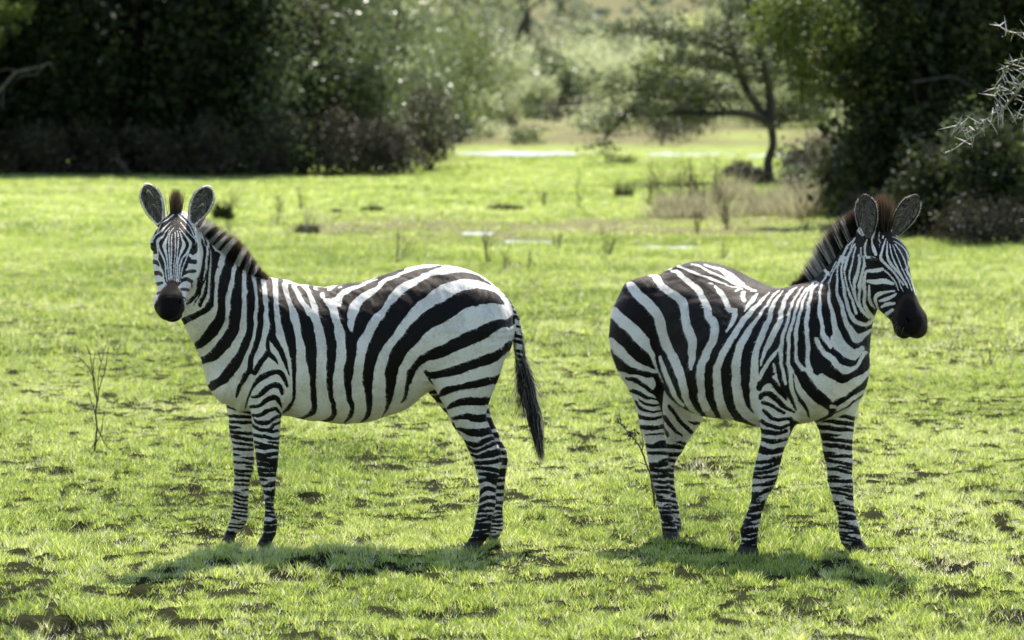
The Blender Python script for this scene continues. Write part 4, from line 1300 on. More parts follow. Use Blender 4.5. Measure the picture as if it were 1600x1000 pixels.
# water: shallow pools lying in dips of the ground
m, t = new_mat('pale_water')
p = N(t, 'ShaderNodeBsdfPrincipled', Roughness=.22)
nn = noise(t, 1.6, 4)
L(t, mixc(t, nn, (0.50, 0.50, 0.48), (0.78, 0.79, 0.80)), p.inputs['Base Color'])  # white sky glare on the water put into its base colour
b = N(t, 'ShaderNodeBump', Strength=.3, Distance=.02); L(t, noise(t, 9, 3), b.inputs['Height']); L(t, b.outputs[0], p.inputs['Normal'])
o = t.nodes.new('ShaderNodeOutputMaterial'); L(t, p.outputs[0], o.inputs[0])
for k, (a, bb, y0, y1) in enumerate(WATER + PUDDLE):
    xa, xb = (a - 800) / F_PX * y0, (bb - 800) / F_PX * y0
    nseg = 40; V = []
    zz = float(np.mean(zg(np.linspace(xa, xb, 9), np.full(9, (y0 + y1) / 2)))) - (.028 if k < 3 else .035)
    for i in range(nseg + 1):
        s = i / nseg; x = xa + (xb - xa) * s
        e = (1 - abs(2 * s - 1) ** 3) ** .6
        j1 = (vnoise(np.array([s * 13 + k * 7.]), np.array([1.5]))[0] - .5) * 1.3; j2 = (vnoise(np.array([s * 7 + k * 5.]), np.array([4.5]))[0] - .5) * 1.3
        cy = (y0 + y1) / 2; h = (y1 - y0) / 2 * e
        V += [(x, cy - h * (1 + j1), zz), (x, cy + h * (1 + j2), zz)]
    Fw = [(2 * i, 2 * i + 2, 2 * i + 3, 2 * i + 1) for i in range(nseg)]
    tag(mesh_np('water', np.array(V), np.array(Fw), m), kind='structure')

# turf blades
def midtan(x, y):
    return np.clip(1.3 - np.abs(y - 59) / 5.5, 0, 1) * np.clip(fbm(x * .8 + 9, y * .5, 3) * 3.6 - 1.1, 0, 1) * (x > -3.6)
def blades(name, y0, y1, tufts, per, hgt, wid, rad, mat, seg2=True, keep=None, ymar=.17):
    n = int(tufts)
    y = np.sqrt(rng.random(n) * (y1 ** 2 - y0 ** 2) + y0 ** 2)
    x = (rng.random(n) * 2 - 1) * (ymar * y + .3)
    dens = np.clip((fbm(x * 14 + 3, y * 9.0 + 8, 3) - .405) * 9, .05, 1.0) * (.75 + .5 * fbm(x * 1.7 + 3, y * 1.1 + 8, 2))
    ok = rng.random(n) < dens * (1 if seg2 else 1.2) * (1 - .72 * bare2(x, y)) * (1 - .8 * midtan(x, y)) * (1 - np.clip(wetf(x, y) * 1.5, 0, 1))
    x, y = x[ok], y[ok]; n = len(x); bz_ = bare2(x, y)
    hs = np.clip(-.1 + 2.2 * fbm(x * 14 + 3, y * 9.0 + 8, 3) * (.4 + 1.1 * fbm(x * 1.9 + 40, y * 1.3 + 2, 2)), .35, 1.6) * rng.uniform(.7, 1.25, n)
    tt = np.clip(.05 + .9 * fbm(x * .9 + 71, y * .6 + 4, 4) + rng.normal(0, .26, n), 0, 1)
    k = per
    X = np.repeat(x, k); Y = np.repeat(y, k); Hs = np.repeat(hs, k); T = np.repeat(tt, k); m_ = len(X)
    a = rng.random(m_) * 2 * np.pi; r = rng.random(m_) ** .7 * rad
    bx = X + np.cos(a) * r; by = Y + np.sin(a) * r
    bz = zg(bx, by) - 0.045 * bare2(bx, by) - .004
    h = hgt * Hs * rng.uniform(.55, 1.15, m_)
    ln = rng.uniform(.2, 1.25, m_) * h
    la = a + rng.normal(0, .7, m_)
    dx, dy = np.cos(la) * ln, np.sin(la) * ln
    wa = rng.random(m_) * np.pi; w = wid * rng.uniform(.6, 1.3, m_) / 2
    wx, wy = np.cos(wa) * w, np.sin(wa) * w
    B = np.stack([bx, by, bz], 1); W = np.stack([wx, wy, np.zeros(m_)], 1)
    Tp = B + np.stack([dx, dy, h], 1)
    tint = np.clip(T + rng.normal(0, .13, m_) - (.08 if y0 > 50 else .04 if y0 > 30 else 0), 0, 1)
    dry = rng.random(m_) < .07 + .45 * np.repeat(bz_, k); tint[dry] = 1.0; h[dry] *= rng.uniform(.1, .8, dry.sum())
    if seg2:
        M = B + np.stack([dx * .35, dy * .35, h * .62], 1)
        V = np.stack([B - W, B + W, M - W * .8, M + W * .8, Tp], 1).reshape(-1, 3)
        b = np.arange(m_)[:, None] * 5
        F_ = np.concatenate([b + np.array([[0, 1, 3]]), b + np.array([[0, 3, 2]]), b + np.array([[2, 3, 4]])])
        kk = 5
    else:
        V = np.stack([B - W, B + W, Tp], 1).reshape(-1, 3)
        F_ = np.arange(m_ * 3).reshape(-1, 3); kk = 3
    o = mesh_np(name, V, F_, mat, None, False, {'tint': np.repeat(tint, kk)})
    return o
GRASS = leaf_mat('grass_blade', [(0.0, (0.10, 0.165, 0.04)), (.35, (0.33, 0.43, 0.09)), (.7, (0.58, 0.68, 0.18)), (.93, (0.80, 0.86, 0.34)), (1.0, (0.74, 0.70, 0.54))],
                 trans=.47, rough=.42, spec=.45, tmul=1.25)
tag(blades('grass', 16.2, 33, 290000, 7, .031, .0034, .024, GRASS), 'short bright green turf with worn patches under the zebras', 'grass', kind='stuff')
tag(blades('grass', 33, 56, 190000, 5, .046, .0075, .045, GRASS, False), 'short bright green turf with worn patches under the zebras', 'grass', kind='stuff')
tag(blades('grass', 56, 104, 120000, 5, .050, .014, .07, GRASS, False), 'short bright green turf with worn patches under the zebras', 'grass', kind='stuff')
# ================================================================ vegetation
def leaves(ells, n, size, clumps=26, flat=1.0, core=0.0, sd=.16, shell=.45):
    """leaf quads: centres gathered in clumps near the surface of the ellipsoids, plus a loose core"""
    V = []; T = []
    tot = sum(e[3] * e[4] * e[5] for e in ells)
    for e in ells:
        c = np.array(e[:3]); r = np.array(e[3:6]); k = int(n * e[3] * e[4] * e[5] / tot)
        d = rng.normal(size=(clumps, 3)); d /= np.linalg.norm(d, axis=1)[:, None]
        cl = d * (rng.random((clumps, 1)) ** shell); ct = rng.random(clumps)
        q = rng.integers(0, clumps, k)
        p = cl[q] + rng.normal(size=(k, 3)) * sd * rng.uniform(.5, 1.4, (k, 1))
        nc = int(k * core)
        if nc: p[:nc] = rng.normal(size=(nc, 3)) * .42
        p = c + p * r
        ti = np.clip(ct[q] * .6 + rng.random(k) * .4, 0, 1)
        s = size * rng.uniform(.5, 1.4, k)
        if nc: s[:nc] *= 1.9; ti[:nc] *= .4  # core leaves tinted darker, painting the shade inside the crown
        a = rng.normal(size=(k, 3)); a /= np.linalg.norm(a, axis=1)[:, None]
        b = np.cross(a, rng.normal(size=(k, 3))); b /= np.linalg.norm(b, axis=1)[:, None]
        a[:, 2] *= flat; b[:, 2] *= flat
        a = a * s[:, None] * .5; b = b * s[:, None] * .3
        V.append(np.stack([p - a, p - b, p + a, p + b], 1)); T.append(np.repeat(ti, 4))
    V = np.concatenate(V).reshape(-1, 3)
    V[:, 2] = np.maximum(V[:, 2], zg(V[:, 0], V[:, 1]) + .01)
    return V, np.arange(len(V)).reshape(-1, 4), np.concatenate(T)

def tubes(paths, sides=6):
    V = []; Fc = []; base = 0
    for pts, rad in paths:
        pts = np.array(pts, float); n = len(pts)
        rad = np.interp(np.linspace(0, 1, n), np.linspace(0, 1, len(rad)), rad)
        d = np.gradient(pts, axis=0); d /= np.linalg.norm(d, axis=1)[:, None] + 1e-9
        ref = np.where(np.abs(d[:, 2:3]) > .9, np.array([[1., 0, 0]]), np.array([[0, 0, 1.]]))
        s = np.cross(d, ref); s /= np.linalg.norm(s, axis=1)[:, None]; u = np.cross(s, d)
        a = np.linspace(0, 2 * np.pi, sides, endpoint=False)
        R = pts[:, None] + rad[:, None, None] * (np.cos(a)[None, :, None] * s[:, None] + np.sin(a)[None, :, None] * u[:, None])
        V.append(R.reshape(-1, 3))
        for i in range(n - 1):
            for j in range(sides):
                k = (j + 1) % sides
                Fc.append((base + i * sides + j, base + i * sides + k, base + (i + 1) * sides + k, base + (i + 1) * sides + j))
        base += n * sides
    return np.concatenate(V), np.array(Fc)

def wig(a, b, n, amp):
    a = np.array(a, float); b = np.array(b, float); L_ = np.linalg.norm(b - a)
    t = np.linspace(0, 1, n)[:, None]
    p = a + (b - a) * t
    p[1:-1] += rng.normal(size=(n - 2, 3)) * amp * L_
    return p

BARK = plain_mat('bark_grey_brown', (.018, .014, .011), (.055, .042, .032), 14)
BARK_P = plain_mat('bark_pale', (.20, .17, .14), (.40, .35, .30), 10)
TWIG = plain_mat('dry_twig', (.035, .024, .016), (.10, .07, .045), 30)
STRAW = leaf_mat('dry_straw', [(0, (.18, .17, .09)), (.5, (.36, .34, .20)), (1, (.58, .55, .37))], .5, .6, .3)
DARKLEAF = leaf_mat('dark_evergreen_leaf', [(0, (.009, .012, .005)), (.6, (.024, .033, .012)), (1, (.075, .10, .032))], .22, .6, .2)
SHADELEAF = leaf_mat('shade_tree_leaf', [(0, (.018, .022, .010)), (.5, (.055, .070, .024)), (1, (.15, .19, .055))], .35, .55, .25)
BROWNLEAF = leaf_mat('brown_scrub_leaf', [(0, (.026, .021, .013)), (.6, (.075, .064, .040)), (1, (.18, .17, .09))], .25, .5, .4)
MIDLEAF = leaf_mat('grey_green_leaf', [(0, (.05, .07, .028)), (.5, (.14, .18, .075)), (1, (.30, .35, .15))], .45, .34, .7)
LIMELEAF = leaf_mat('lime_leaf', [(0, (.05, .070, .018)), (.5, (.12, .16, .035)), (1, (.24, .29, .075))], .50, .4, .5)
PALELEAF = leaf_mat('pale_scrub_leaf', [(0, (.26, .29, .15)), (.5, (.46, .50, .28)), (1, (.66, .68, .47))], .58, .4, .6, 1.1)
ACALEAF = leaf_mat('acacia_leaf', [(0, (.025, .035, .012)), (.5, (.055, .075, .024)), (1, (.13, .16, .05))], .40, .5, .4)
THORN = plain_mat('thorn_white', (.38, .35, .32), (.62, .59, .55), 40, .5)

def plant(name, label, cat, group, px, Y, h, w, mat, n, size, crown='foliage', trunk=True, ells=None, dx=0, core=.25, clumps=26, tmat=None, flat=1.0, sd=.16, depth=None, lift=.0, stems=5, hide=False):
    x = (px - 800) / F_PX * Y; z = float(zg(x, Y))
    root = empty(name, (x, Y, z)); tag(root, label, cat, group)
    d = depth or w
    if ells is None:
        ells = []
        for i in range(6):
            a = rng.random() * 6.28; q = rng.uniform(.2, .5)
            zz = lift * h + (h - lift * h) * rng.uniform(.25, .78)
            ells.append((x + math.cos(a) * w * q, Y + math.sin(a) * d * q, z + zz, w * rng.uniform(.42, .6), d * rng.uniform(.42, .6), min(h * rng.uniform(.22, .34), zz)))
        ells.append((x, Y, z + lift * h + (h - lift * h) * .55, w * .75, d * .75, (h - lift * h) * .45))
        if lift == 0: ells.append((x, Y, z + h * .2, w * .9, d * .8, h * .22))
    V, Fc, T = leaves(ells, n, size, clumps, flat, core, sd)
    mesh_np(crown, V - np.array([x, Y, z]), Fc, mat, root, False, {'tint': T})
    if trunk:
        ps = []; hid = .45 * d if hide or (group and 'thicket' in group) else 0
        for i in range(stems):
            e = ells[i % len(ells)]
            tgt = np.array(e[:3]) + rng.normal(size=3) * .12 * h + np.array([0, hid, 0])
            ps.append((wig((x + rng.normal() * .08 * w, Y + rng.normal() * .08, z - .05) if not hid else (x + rng.normal() * .1, Y + hid, z - .05), tgt, 9, .025), [.022 * h * (1 if lift else .5), .004 * h]))
            for j in range(0 if hid else 4):
                s = wig(ps[-1][0][4], tgt + rng.normal(size=3) * .16 * h, 5, .06); ps.append((s, [.005 * h, .0015 * h]))
        V, Fc = tubes(ps, 5)
        mesh_np('trunk', V - np.array([x, Y, z]), Fc, tmat or BARK, root, True)
    return root

def bough(tree, D, spots, n):
    B = np.array(tree.location); E = []
    for px, py, r in spots:
        c = P(px, py, D + rng.normal() * .3); E.append((*c, r, r * 1.1, r * .8))
    V, Fc, T = leaves(E, n, .055, 46, 1, .08, .24)
    o = mesh_np('leafy_bough', V - B, Fc, LIMELEAF, tree, False, {'tint': T}); o['label'] = 'yellow-green sunlit bough'
# --- dark thicket on the left
G1 = 'dark shrubs of the shaded thicket at left'
lab = 'dark evergreen shrub in the unbroken shaded thicket behind the left zebra'
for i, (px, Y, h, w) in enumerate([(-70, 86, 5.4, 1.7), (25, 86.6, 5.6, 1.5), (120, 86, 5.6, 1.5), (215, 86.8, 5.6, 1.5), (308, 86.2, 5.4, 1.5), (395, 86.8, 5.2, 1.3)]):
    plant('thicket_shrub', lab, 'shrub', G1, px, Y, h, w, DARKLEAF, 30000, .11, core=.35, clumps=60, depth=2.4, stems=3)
for i, (px, Y, h, w) in enumerate([(-30, 92, 6.6, 2.2), (170, 92, 6.8, 2.2), (300, 92, 6.4, 1.7)]):
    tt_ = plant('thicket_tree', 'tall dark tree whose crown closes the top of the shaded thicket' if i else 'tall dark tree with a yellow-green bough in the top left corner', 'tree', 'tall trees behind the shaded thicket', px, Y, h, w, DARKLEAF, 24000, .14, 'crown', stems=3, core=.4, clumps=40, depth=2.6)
    if i == 0: T0_ = tt_
bough(T0_, 83.6, [(5, 18, .28), (36, 14, .24), (-12, 55, .24), (22, 44, .14)], 1500)
plant('thicket_shrub', 'dark shrub with scattered lit leaves where the thicket ends at right', 'shrub', None, 470, 86.5, 3.9, 1.2, SHADELEAF, 14000, .09, core=.3, clumps=50, hide=True)
plant('glossy_shrub', 'glinting leafy shoots in front of the dark shrubs, left of the brown shrub', 'shrub', None, 440, 84.9, 2.9, 1.3, MIDLEAF, 3500, .07, core=0, clumps=40, sd=.25, hide=True, stems=2)
plant('glossy_shrub', 'tall thin glinting shoots against the dark top of the thicket', 'shrub', None, 425, 85, 4.6, 1.2, MIDLEAF, 1800, .07, core=0, clumps=24, sd=.3, lift=.4, hide=True, stems=2)
plant('glossy_shrub', 'grey-green shrub with glinting leaves at the right end of the thicket', 'shrub', None, 556, 87.5, 3.5, 1.25, MIDLEAF, 12000, .075, core=.15, clumps=60, sd=.2)
plant('brown_shrub', 'low brown twiggy shrub at the foot of the glinting shrub', 'shrub', None, 612, 85.5, 1.2, .8, BROWNLEAF, 6000, .05, core=.2, clumps=50, stems=9)
plant('brown_shrub', 'sparse reddish-brown shrub beside the pale pool', 'shrub', None, 665, 90, 2.1, .8, BROWNLEAF, 4500, .06, core=.05, clumps=50, stems=9)
plant('tree', 'grey-green tree full of glints rising above the end of the thicket', 'tree', None, 500, 97, 6.6, 2.0, MIDLEAF, 16000, .085, 'crown', core=.12, clumps=70, sd=.2)
plant('tree', 'lighter green tree between the thicket and the open meadow', 'tree', None, 610, 103, 5.4, 1.9, MIDLEAF, 14000, .085, 'crown', core=.1, clumps=70, sd=.2)
for px, Y, h, w in [(-20, 84.6, .9, .8), (70, 84.4, 1.1, .9), (160, 84.6, 1.2, .9), (255, 84.5, 1.1, .9), (345, 84.4, 1.3, .9), (430, 84.6, 1.35, .9), (505, 84.9, 1.4, .9), (560, 85.2, 1.2, .7)]:
    plant('thicket_underbrush', 'low dark brown twiggy brush along the foot of the shaded thicket', 'brush', 'brown brush at the foot of the thicket', px, Y, h, w, BROWNLEAF, 3500, .05, core=.1, clumps=60, stems=7)
TWIGP = plain_mat('twig_greyed', (.09, .08, .07), (.20, .18, .16), 10)
# pale bare branches in the thicket
def bare_branch(label, pts, Y, r, mat=BARK_P, name='bare_branch'):
    w = np.array([P(a, b, Y + rng.normal() * .1) for a, b in pts]); g = w[0].copy()
    root = empty(name, tuple(g)); tag(root, label, 'branch')
    ps = [(w - g, [r, r * .35])]
    for i in range(4):
        k = rng.integers(1, len(w)); ps.append((wig(w[k] - g, w[k] - g + rng.normal(size=3) * .35, 5, .1), [r * .4, r * .1]))
    V, Fc = tubes(ps, 6); mesh_np('limb', V, Fc, mat, root, True)
bare_branch('pale curved bare branch against the dark thicket at the left edge', [(-30, 175), (5, 135), (25, 112), (55, 106), (78, 98)], 83.6, .03, TWIGP)
bare_branch('thin brown fallen branch leaning at the foot of the dark thicket', [(205, 276), (195, 262), (185, 250), (176, 246)], 83.2, .03, TWIG)

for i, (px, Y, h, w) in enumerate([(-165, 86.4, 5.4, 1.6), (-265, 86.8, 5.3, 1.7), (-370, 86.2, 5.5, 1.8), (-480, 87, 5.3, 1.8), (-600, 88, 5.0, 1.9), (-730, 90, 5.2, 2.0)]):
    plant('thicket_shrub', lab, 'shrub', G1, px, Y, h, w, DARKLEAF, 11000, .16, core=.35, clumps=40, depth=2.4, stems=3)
# --- right-hand trees
SHT = plant('shade_tree', 'big dark tree with a dense shaded crown behind the right zebra', 'tree', None, 1440, 61, 5.2, 1.65, SHADELEAF, 42000, .085, 'crown', core=.3, clumps=70, depth=2.0, lift=.10, stems=3)
plant('shade_tree', 'dark tree at the right edge behind the thorny branch', 'tree', None, 1590, 60, 5.0, 1.25, SHADELEAF, 28000, .085, 'crown', stems=3, core=.3, clumps=50, depth=1.8)
bough(SHT, 60.2, [(1240, 10, .45), (1225, 60, .42), (1262, 100, .42), (1300, 40, .5), (1345, 20, .5), (1330, 85, .42), (1255, 135, .28), (1385, 50, .42), (1300, 140, .25), (1200, 25, .35), (1420, 15, .4)], 17000)  # sunlit edge of this same crown, its light put into the lime leaf colour
plant('shrub', 'dark low shrub beneath the yellow-green crown, over the dry grass', 'shrub', None, 1330, 63, 1.3, .65, SHADELEAF, 6000, .07, core=.3, clumps=40)
plant('shrub', 'dark green shrub with brown stems right behind the right zebra head', 'shrub', None, 1462, 55.5, 1.25, .75, SHADELEAF, 9000, .06, core=.3, clumps=40)
plant('shrub', 'shaded green shrub low at the right edge under the thorny branch', 'shrub', None, 1560, 54, 1.55, .75, SHADELEAF, 9000, .07, core=.3, clumps=40)
plant('shrub', 'olive shrub with a few bright leaves between the two low right shrubs', 'shrub', None, 1515, 56.5, 1.75, .6, MIDLEAF, 3500, .06, core=.1, clumps=40)

for px, Y, h, w in [(1730, 60, 5.0, 1.5), (1880, 61, 5.2, 1.6), (2040, 62, 4.6, 1.7), (2220, 64, 5.0, 1.9)]:
    plant('shade_tree', 'dark tree continuing the right-hand wood beyond the thorny branch', 'tree', 'dark trees at the far right', px, Y, h, w, SHADELEAF, 11000, .13, 'crown', core=.35, clumps=50, depth=1.8, stems=3)
# --- the acacia
def acacia():
    Y = 80.0; B = P(1204, 285, Y); B[2] = zg(B[0], Y) - .05
    root = empty('acacia_tree', tuple(B)); tag(root, 'flat-branched acacia with a dark forked trunk and feathery leaves between the zebras', 'tree')
    def Q(px, py, d=0): return P(px, py, Y + d) - B
    z0 = np.zeros(3)
    main = [z0, Q(1200, 255), Q(1208, 225), Q(1204, 192)]
    limbs = [
        (main, [.14, .12, .10, .11]),
        ([Q(1204, 195), Q(1180, 182, -.2), Q(1145, 176, -.5), Q(1105, 178, -.7), Q(1060, 176, -.9), Q(1015, 180, -1.1), Q(985, 172, -1.3), Q(958, 200, -1.3), Q(940, 226, -1.4)], [.11, .09, .07, .05, .02]),
        ([Q(1203, 192), Q(1178, 158, .2), Q(1160, 125, .4), Q(1150, 90, .5), Q(1138, 50, .8), Q(1142, 10, .9), Q(1130, -40, 1)], [.12, .10, .08, .06, .04]),
        ([Q(1204, 190), Q(1203, 150, .1), Q(1197, 112, -.2), Q(1185, 70, -.3), Q(1172, 20, -.5), Q(1168, -40, -.6)], [.13, .11, .09, .06]),
        ([Q(1150, 92, .5), Q(1120, 75, .2), Q(1080, 62, 0), Q(1045, 58, -.2), Q(1000, 48, -.4), Q(960, 40, -.5)], [.06, .05, .035, .015]),
        ([Q(1158, 122, .4), Q(1128, 108, .8), Q(1098, 100, 1.0), Q(1060, 92, 1.2)], [.05, .04, .015]),
        ([Q(1140, 177, -.5), Q(1110, 150, -.9), Q(1080, 138, -1.2), Q(1040, 130, -1.5)], [.045, .03, .012]),
        ([Q(1180, 60, -.3), Q(1205, 30, -.6), Q(1235, 15, -.8), Q(1275, 5, -1.0)], [.06, .04, .015]),
        ([Q(1206, 200), Q(1225, 185, .5), Q(1250, 160, .9), Q(1270, 130, 1.2)], [.06, .04, .015]),
        ([Q(1198, 112), Q(1215, 80, .5), Q(1240, 60, .9), Q(1262, 50, 1.2)], [.06, .04, .015]),
        ([Q(1105, 178, -.7), Q(1085, 160, -.4), Q(1050, 150, -.2), Q(1005, 140, 0), Q(975, 145, 0)], [.05, .03, .012])]
    V, Fc = tubes([(catmull([tuple(q) for q in pts], 4), [v * .72 for v in r]) for pts, r in limbs], 8)
    mesh_np('trunk', V, Fc, BARK, root, True)
    ps = []; ends = []
    for pts, r in limbs[1:]:
        C = catmull([tuple(q) for q in pts], 5)
        for i in range(34):
            k = rng.integers(len(C) // 4, len(C)); d = rng.normal(size=3) * np.array([.45, .5, .22]); d[2] = abs(d[2]) * rng.choice([1, 1, -.6])
            e = C[k] + d; ps.append((wig(C[k], e, 5, .08), [.014, .004])); ends.append(e); ends.append((C[k] + e) / 2)
    V, Fc = tubes(ps, 4); mesh_np('twigs', V, Fc, BARK, root, True)
    E = [(*e, .30, .32, .10) for e in ends]
    E = np.array(E)
    n = 26000; q = rng.integers(0, len(E), n)
    p = E[q, :3] + rng.normal(size=(n, 3)) * np.array([.15, .17, .05])
    ti = np.clip(rng.random(len(E))[q] * .6 + rng.random(n) * .4, 0, 1)
    s = .045 * rng.uniform(.5, 1.4, n)
    a = rng.normal(size=(n, 3)); a /= np.linalg.norm(a, axis=1)[:, None]; b = np.cross(a, rng.normal(size=(n, 3))); b /= np.linalg.norm(b, axis=1)[:, None]
    a *= s[:, None] * .6; b *= s[:, None] * .4
    V = np.stack([p - a, p - b, p + a, p + b], 1).reshape(-1, 3)
    mesh_np('crown', V, np.arange(len(V)).reshape(-1, 4), ACALEAF, root, False, {'tint': np.repeat(ti, 4)})
acacia()

# --- thorny branch reaching in from the right
def thorn_tree():
    Y = 24.0; B = np.array([(1770 - 800) / F_PX * Y, Y + .2, 0]); B[2] = zg(B[0], B[1])
    root = empty('thorn_tree', tuple(B)); tag(root, 'white-thorned bare branch reaching in at the right edge of the picture', 'thorn branch')
    def Q(px, py, d=0): return P(px, py, Y + d) - B
    V, Fc = tubes([(catmull([(0, 0, -.05), (-.05, 0, .7), (.03, .03, 1.5), (-.04, 0, 2.3), tuple(Q(1745, -20)), tuple(Q(1720, -120))], 4), [.09, .07, .05, .04])], 8)
    mesh_np('trunk', V, Fc, BARK, root, True)
    tw = [([(1755, 70), (1700, 105), (1650, 118), (1608, 122), (1590, 142), (1572, 165), (1552, 188), (1535, 204), (1512, 218), (1492, 232), (1476, 240)], [.016, .010, .006, .004, .0025]),
          ([(1535, 204), (1520, 200), (1505, 197), (1495, 196)], [.004, .002]),
          ([(1572, 165), (1560, 172), (1548, 182), (1534, 192), (1528, 202)], [.004, .003]),
          ([(1650, 118), (1620, 95), (1598, 92), (1580, 100), (1566, 118), (1562, 135), (1556, 150)], [.007, .005, .003]),
          ([(1755, 30), (1690, 40), (1640, 55), (1605, 52), (1578, 50), (1554, 35)], [.014, .008, .005, .002]),
          ([(1690, 105), (1640, 150), (1612, 172), (1598, 184), (1584, 184)], [.008, .005, .003]),
          ([(1620, 95), (1600, 110), (1585, 128), (1580, 145)], [.005, .003])]
    alla = []
    for pts, r in tw:
        ps = []; th = []
        C = catmull([tuple(Q(a, b, .12 * math.sin(a * .05))) for a, b in pts], 5); ps.append((C, r))
        for i in range(2, len(C), 1):
            if pts[0][0] > 1650 and (P(1640, 100, Y) - B)[0] < C[i][0]: continue
            if rng.random() < .35: continue
            d = C[i] - C[i - 1]; d /= np.linalg.norm(d) + 1e-9
            s = np.cross(d, rng.normal(size=3)); s /= np.linalg.norm(s)
            for g in (-1, 1):
                if rng.random() < .15: continue
                v = s * g + rng.normal(size=3) * .25 + d * .25; v /= np.linalg.norm(v)
                th.append((C[i], C[i] + v * rng.uniform(.04, .115)))
        V, Fc = tubes(ps, 5); br = mesh_np('branch', V, Fc, BARK_P, root, True)
        V, Fc = tubes([([a, (a + b) / 2, b], [.0040, .0029, .0005]) for a, b in th], 4); mesh_np('thorns', V, Fc, THORN, br, True); alla += [a for a, b in th]
    pts = np.array(alla); n = 700; q = rng.integers(0, len(pts), n)
    c = pts[q] + rng.normal(size=(n, 3)) * .02
    a = rng.normal(size=(n, 3)) * .006; b = rng.normal(size=(n, 3)) * .004
    V = np.stack([c - a, c - b, c + a, c + b], 1).reshape(-1, 3)
    mesh_np('leaves', V, np.arange(len(V)).reshape(-1, 4), ACALEAF, root, False, {'tint': np.repeat(rng.random(n), 4)})
thorn_tree()

# --- dry grass and weeds
def tussock(px, Y, h, w, n, label, name='dry_tussock', cat='grass clump', mat=STRAW, group=None, wd=.010, lean=1.1):
    x = (px - 800) / F_PX * Y; z = float(zg(x, Y)); root = (x, Y, z)
    a = rng.random(n) * 6.28; r = rng.random(n) ** .6 * w * .6
    b = np.stack([np.cos(a) * r, np.sin(a) * r * .7, np.full(n, -.03)], 1)
    hh = h * rng.uniform(.35, 1.1, n) * (1 - .5 * (r / (w * .6)) ** 2)
    d = np.stack([np.cos(a) * hh * lean * rng.uniform(.1, 1, n), np.sin(a) * hh * lean * rng.uniform(.1, 1, n), hh], 1) + rng.normal(size=(n, 3)) * .08 * h
    W = rng.normal(size=(n, 3)); W[:, 2] = 0; W *= wd / (np.linalg.norm(W, axis=1)[:, None] + 1e-6) / 2
    m_ = b + d * np.array([.4, .4, .6])
    V = np.stack([b - W, b + W, m_ - W * .8, m_ + W * .8, b + d], 1).reshape(-1, 3)
    k = np.arange(n)[:, None] * 5
    Fc = np.concatenate([k + np.array([[0, 1, 3]]), k + np.array([[0, 3, 2]]), k + np.array([[2, 3, 4]])])
    o = mesh_np(name, V, Fc, mat, None, False, {'tint': np.repeat(rng.random(n), 5)}); o.location = root
    tag(o, label, cat, group); return o
r9 = random.Random(9)
for i in range(46):
    px = 1050 + 350 * r9.random(); Y = 62.5 + 13 * r9.random() * min(1, (px - 1000) / 200); h = r9.uniform(.15, .68) * (.7 + (px - 1045) / 500); w = r9.uniform(.3, .9)
    tussock(px, Y, h, w, 300, 'tawny clump of dry grass in the bank left of the right zebra head', group='dry grass clumps on the bank')
tussock(975, 72, .38, .26, 220, 'small dark tuft standing left of the dry grass bank', mat=BROWNLEAF, lean=.5)
tussock(972, 96, .32, .5, 260, 'dark brown tuft under the hanging tip of the acacia branch', mat=BROWNLEAF)
tussock(348, 62, .30, .20, 500, 'small dark green leafy tuft right behind the ear of the left zebra', mat=DARKLEAF, lean=.6, wd=.02)
tussock(480, 57.5, .18, .22, 450, 'dark tuft at the foot of a dry twiggy weed behind the left zebra', mat=BROWNLEAF, wd=.02)
tussock(582, 66, .12, .3, 400, 'low grey-brown tuft in the meadow beyond the zebra back', mat=BROWNLEAF, wd=.02)
tussock(790, 66.5, .14, .5, 600, 'low brown tuft beside the small puddles', mat=BROWNLEAF, wd=.02)
tussock(775, 143, .8, 1.1, 500, 'brown clump on the tan bank beyond the pool', mat=BROWNLEAF, wd=.04)

r0 = random.Random(4)
def weed(px, py, h, w, label, n=7, r=.006, group=None, name='dry_weed', mat=TWIG, forks=3):
    Y = GY(py); x = (px - 800) / F_PX * Y; z = float(zg(x, Y)); ps = []
    for i in range(n):
        a = rng.random() * 6.28; e = np.array([math.cos(a) * w * rng.random(), math.sin(a) * w * rng.random(), h * rng.uniform(.55, 1.05)])
        m_ = wig((rng.normal() * .02, rng.normal() * .02, -.03), e, 7, .035); ps.append((m_, [r, r * .3]))
        for j in range(forks):
            k = rng.integers(2, 6); ps.append((wig(m_[k], m_[k] + (e - m_[k]) * .6 + rng.normal(size=3) * np.array([.13, .13, .06]) * h, 4, .05), [r * .5, r * .2]))
    V, Fc = tubes(ps, 4); o = mesh_np(name, V, Fc, mat, None, True); o.location = (x, Y, z)
    tag(o, label, 'weed', group); return o
weed(478, 362, .46, .22, 'tall pale dry weed behind the back of the left zebra', 9, .005, mat=BARK_P)
weed(432, 352, .26, .10, 'thin dry weed just left of the tall pale one', 3, .006)
weed(622, 408, .40, .25, 'forked dry weed just above the dip of the left zebra back', 4, .006)
weed(762, 412, .45, .15, 'upright dry weed above the rump of the left zebra', 5, .006)
weed(790, 420, .32, .10, 'small dry weed right of the upright one over the rump', 4, .006)
weed(826, 420, .30, .06, 'single thin stem right of the two weeds over the rump', 2, .006)
weed(905, 322, .75, .10, 'thin lone stem in the middle of the meadow', 2, .010)
weed(1130, 404, .25, .12, 'low dry weed above the back of the right zebra', 4, .005)
weed(1545, 572, .16, .08, 'tiny dark weed in the grass at the far right', 6, .004)
for px, py, h in [(1020, 318, .55), (1040, 316, .75), (1060, 320, .70), (1082, 316, .8), (1105, 322, .65), (1125, 315, .7)]:
    weed(px + r0.uniform(-8, 8), py, h * 1.15, .35, 'dark dead reed-like stems in the clump below the acacia limb', 13, .006, 'dead stems below the acacia', 'dead_stems')

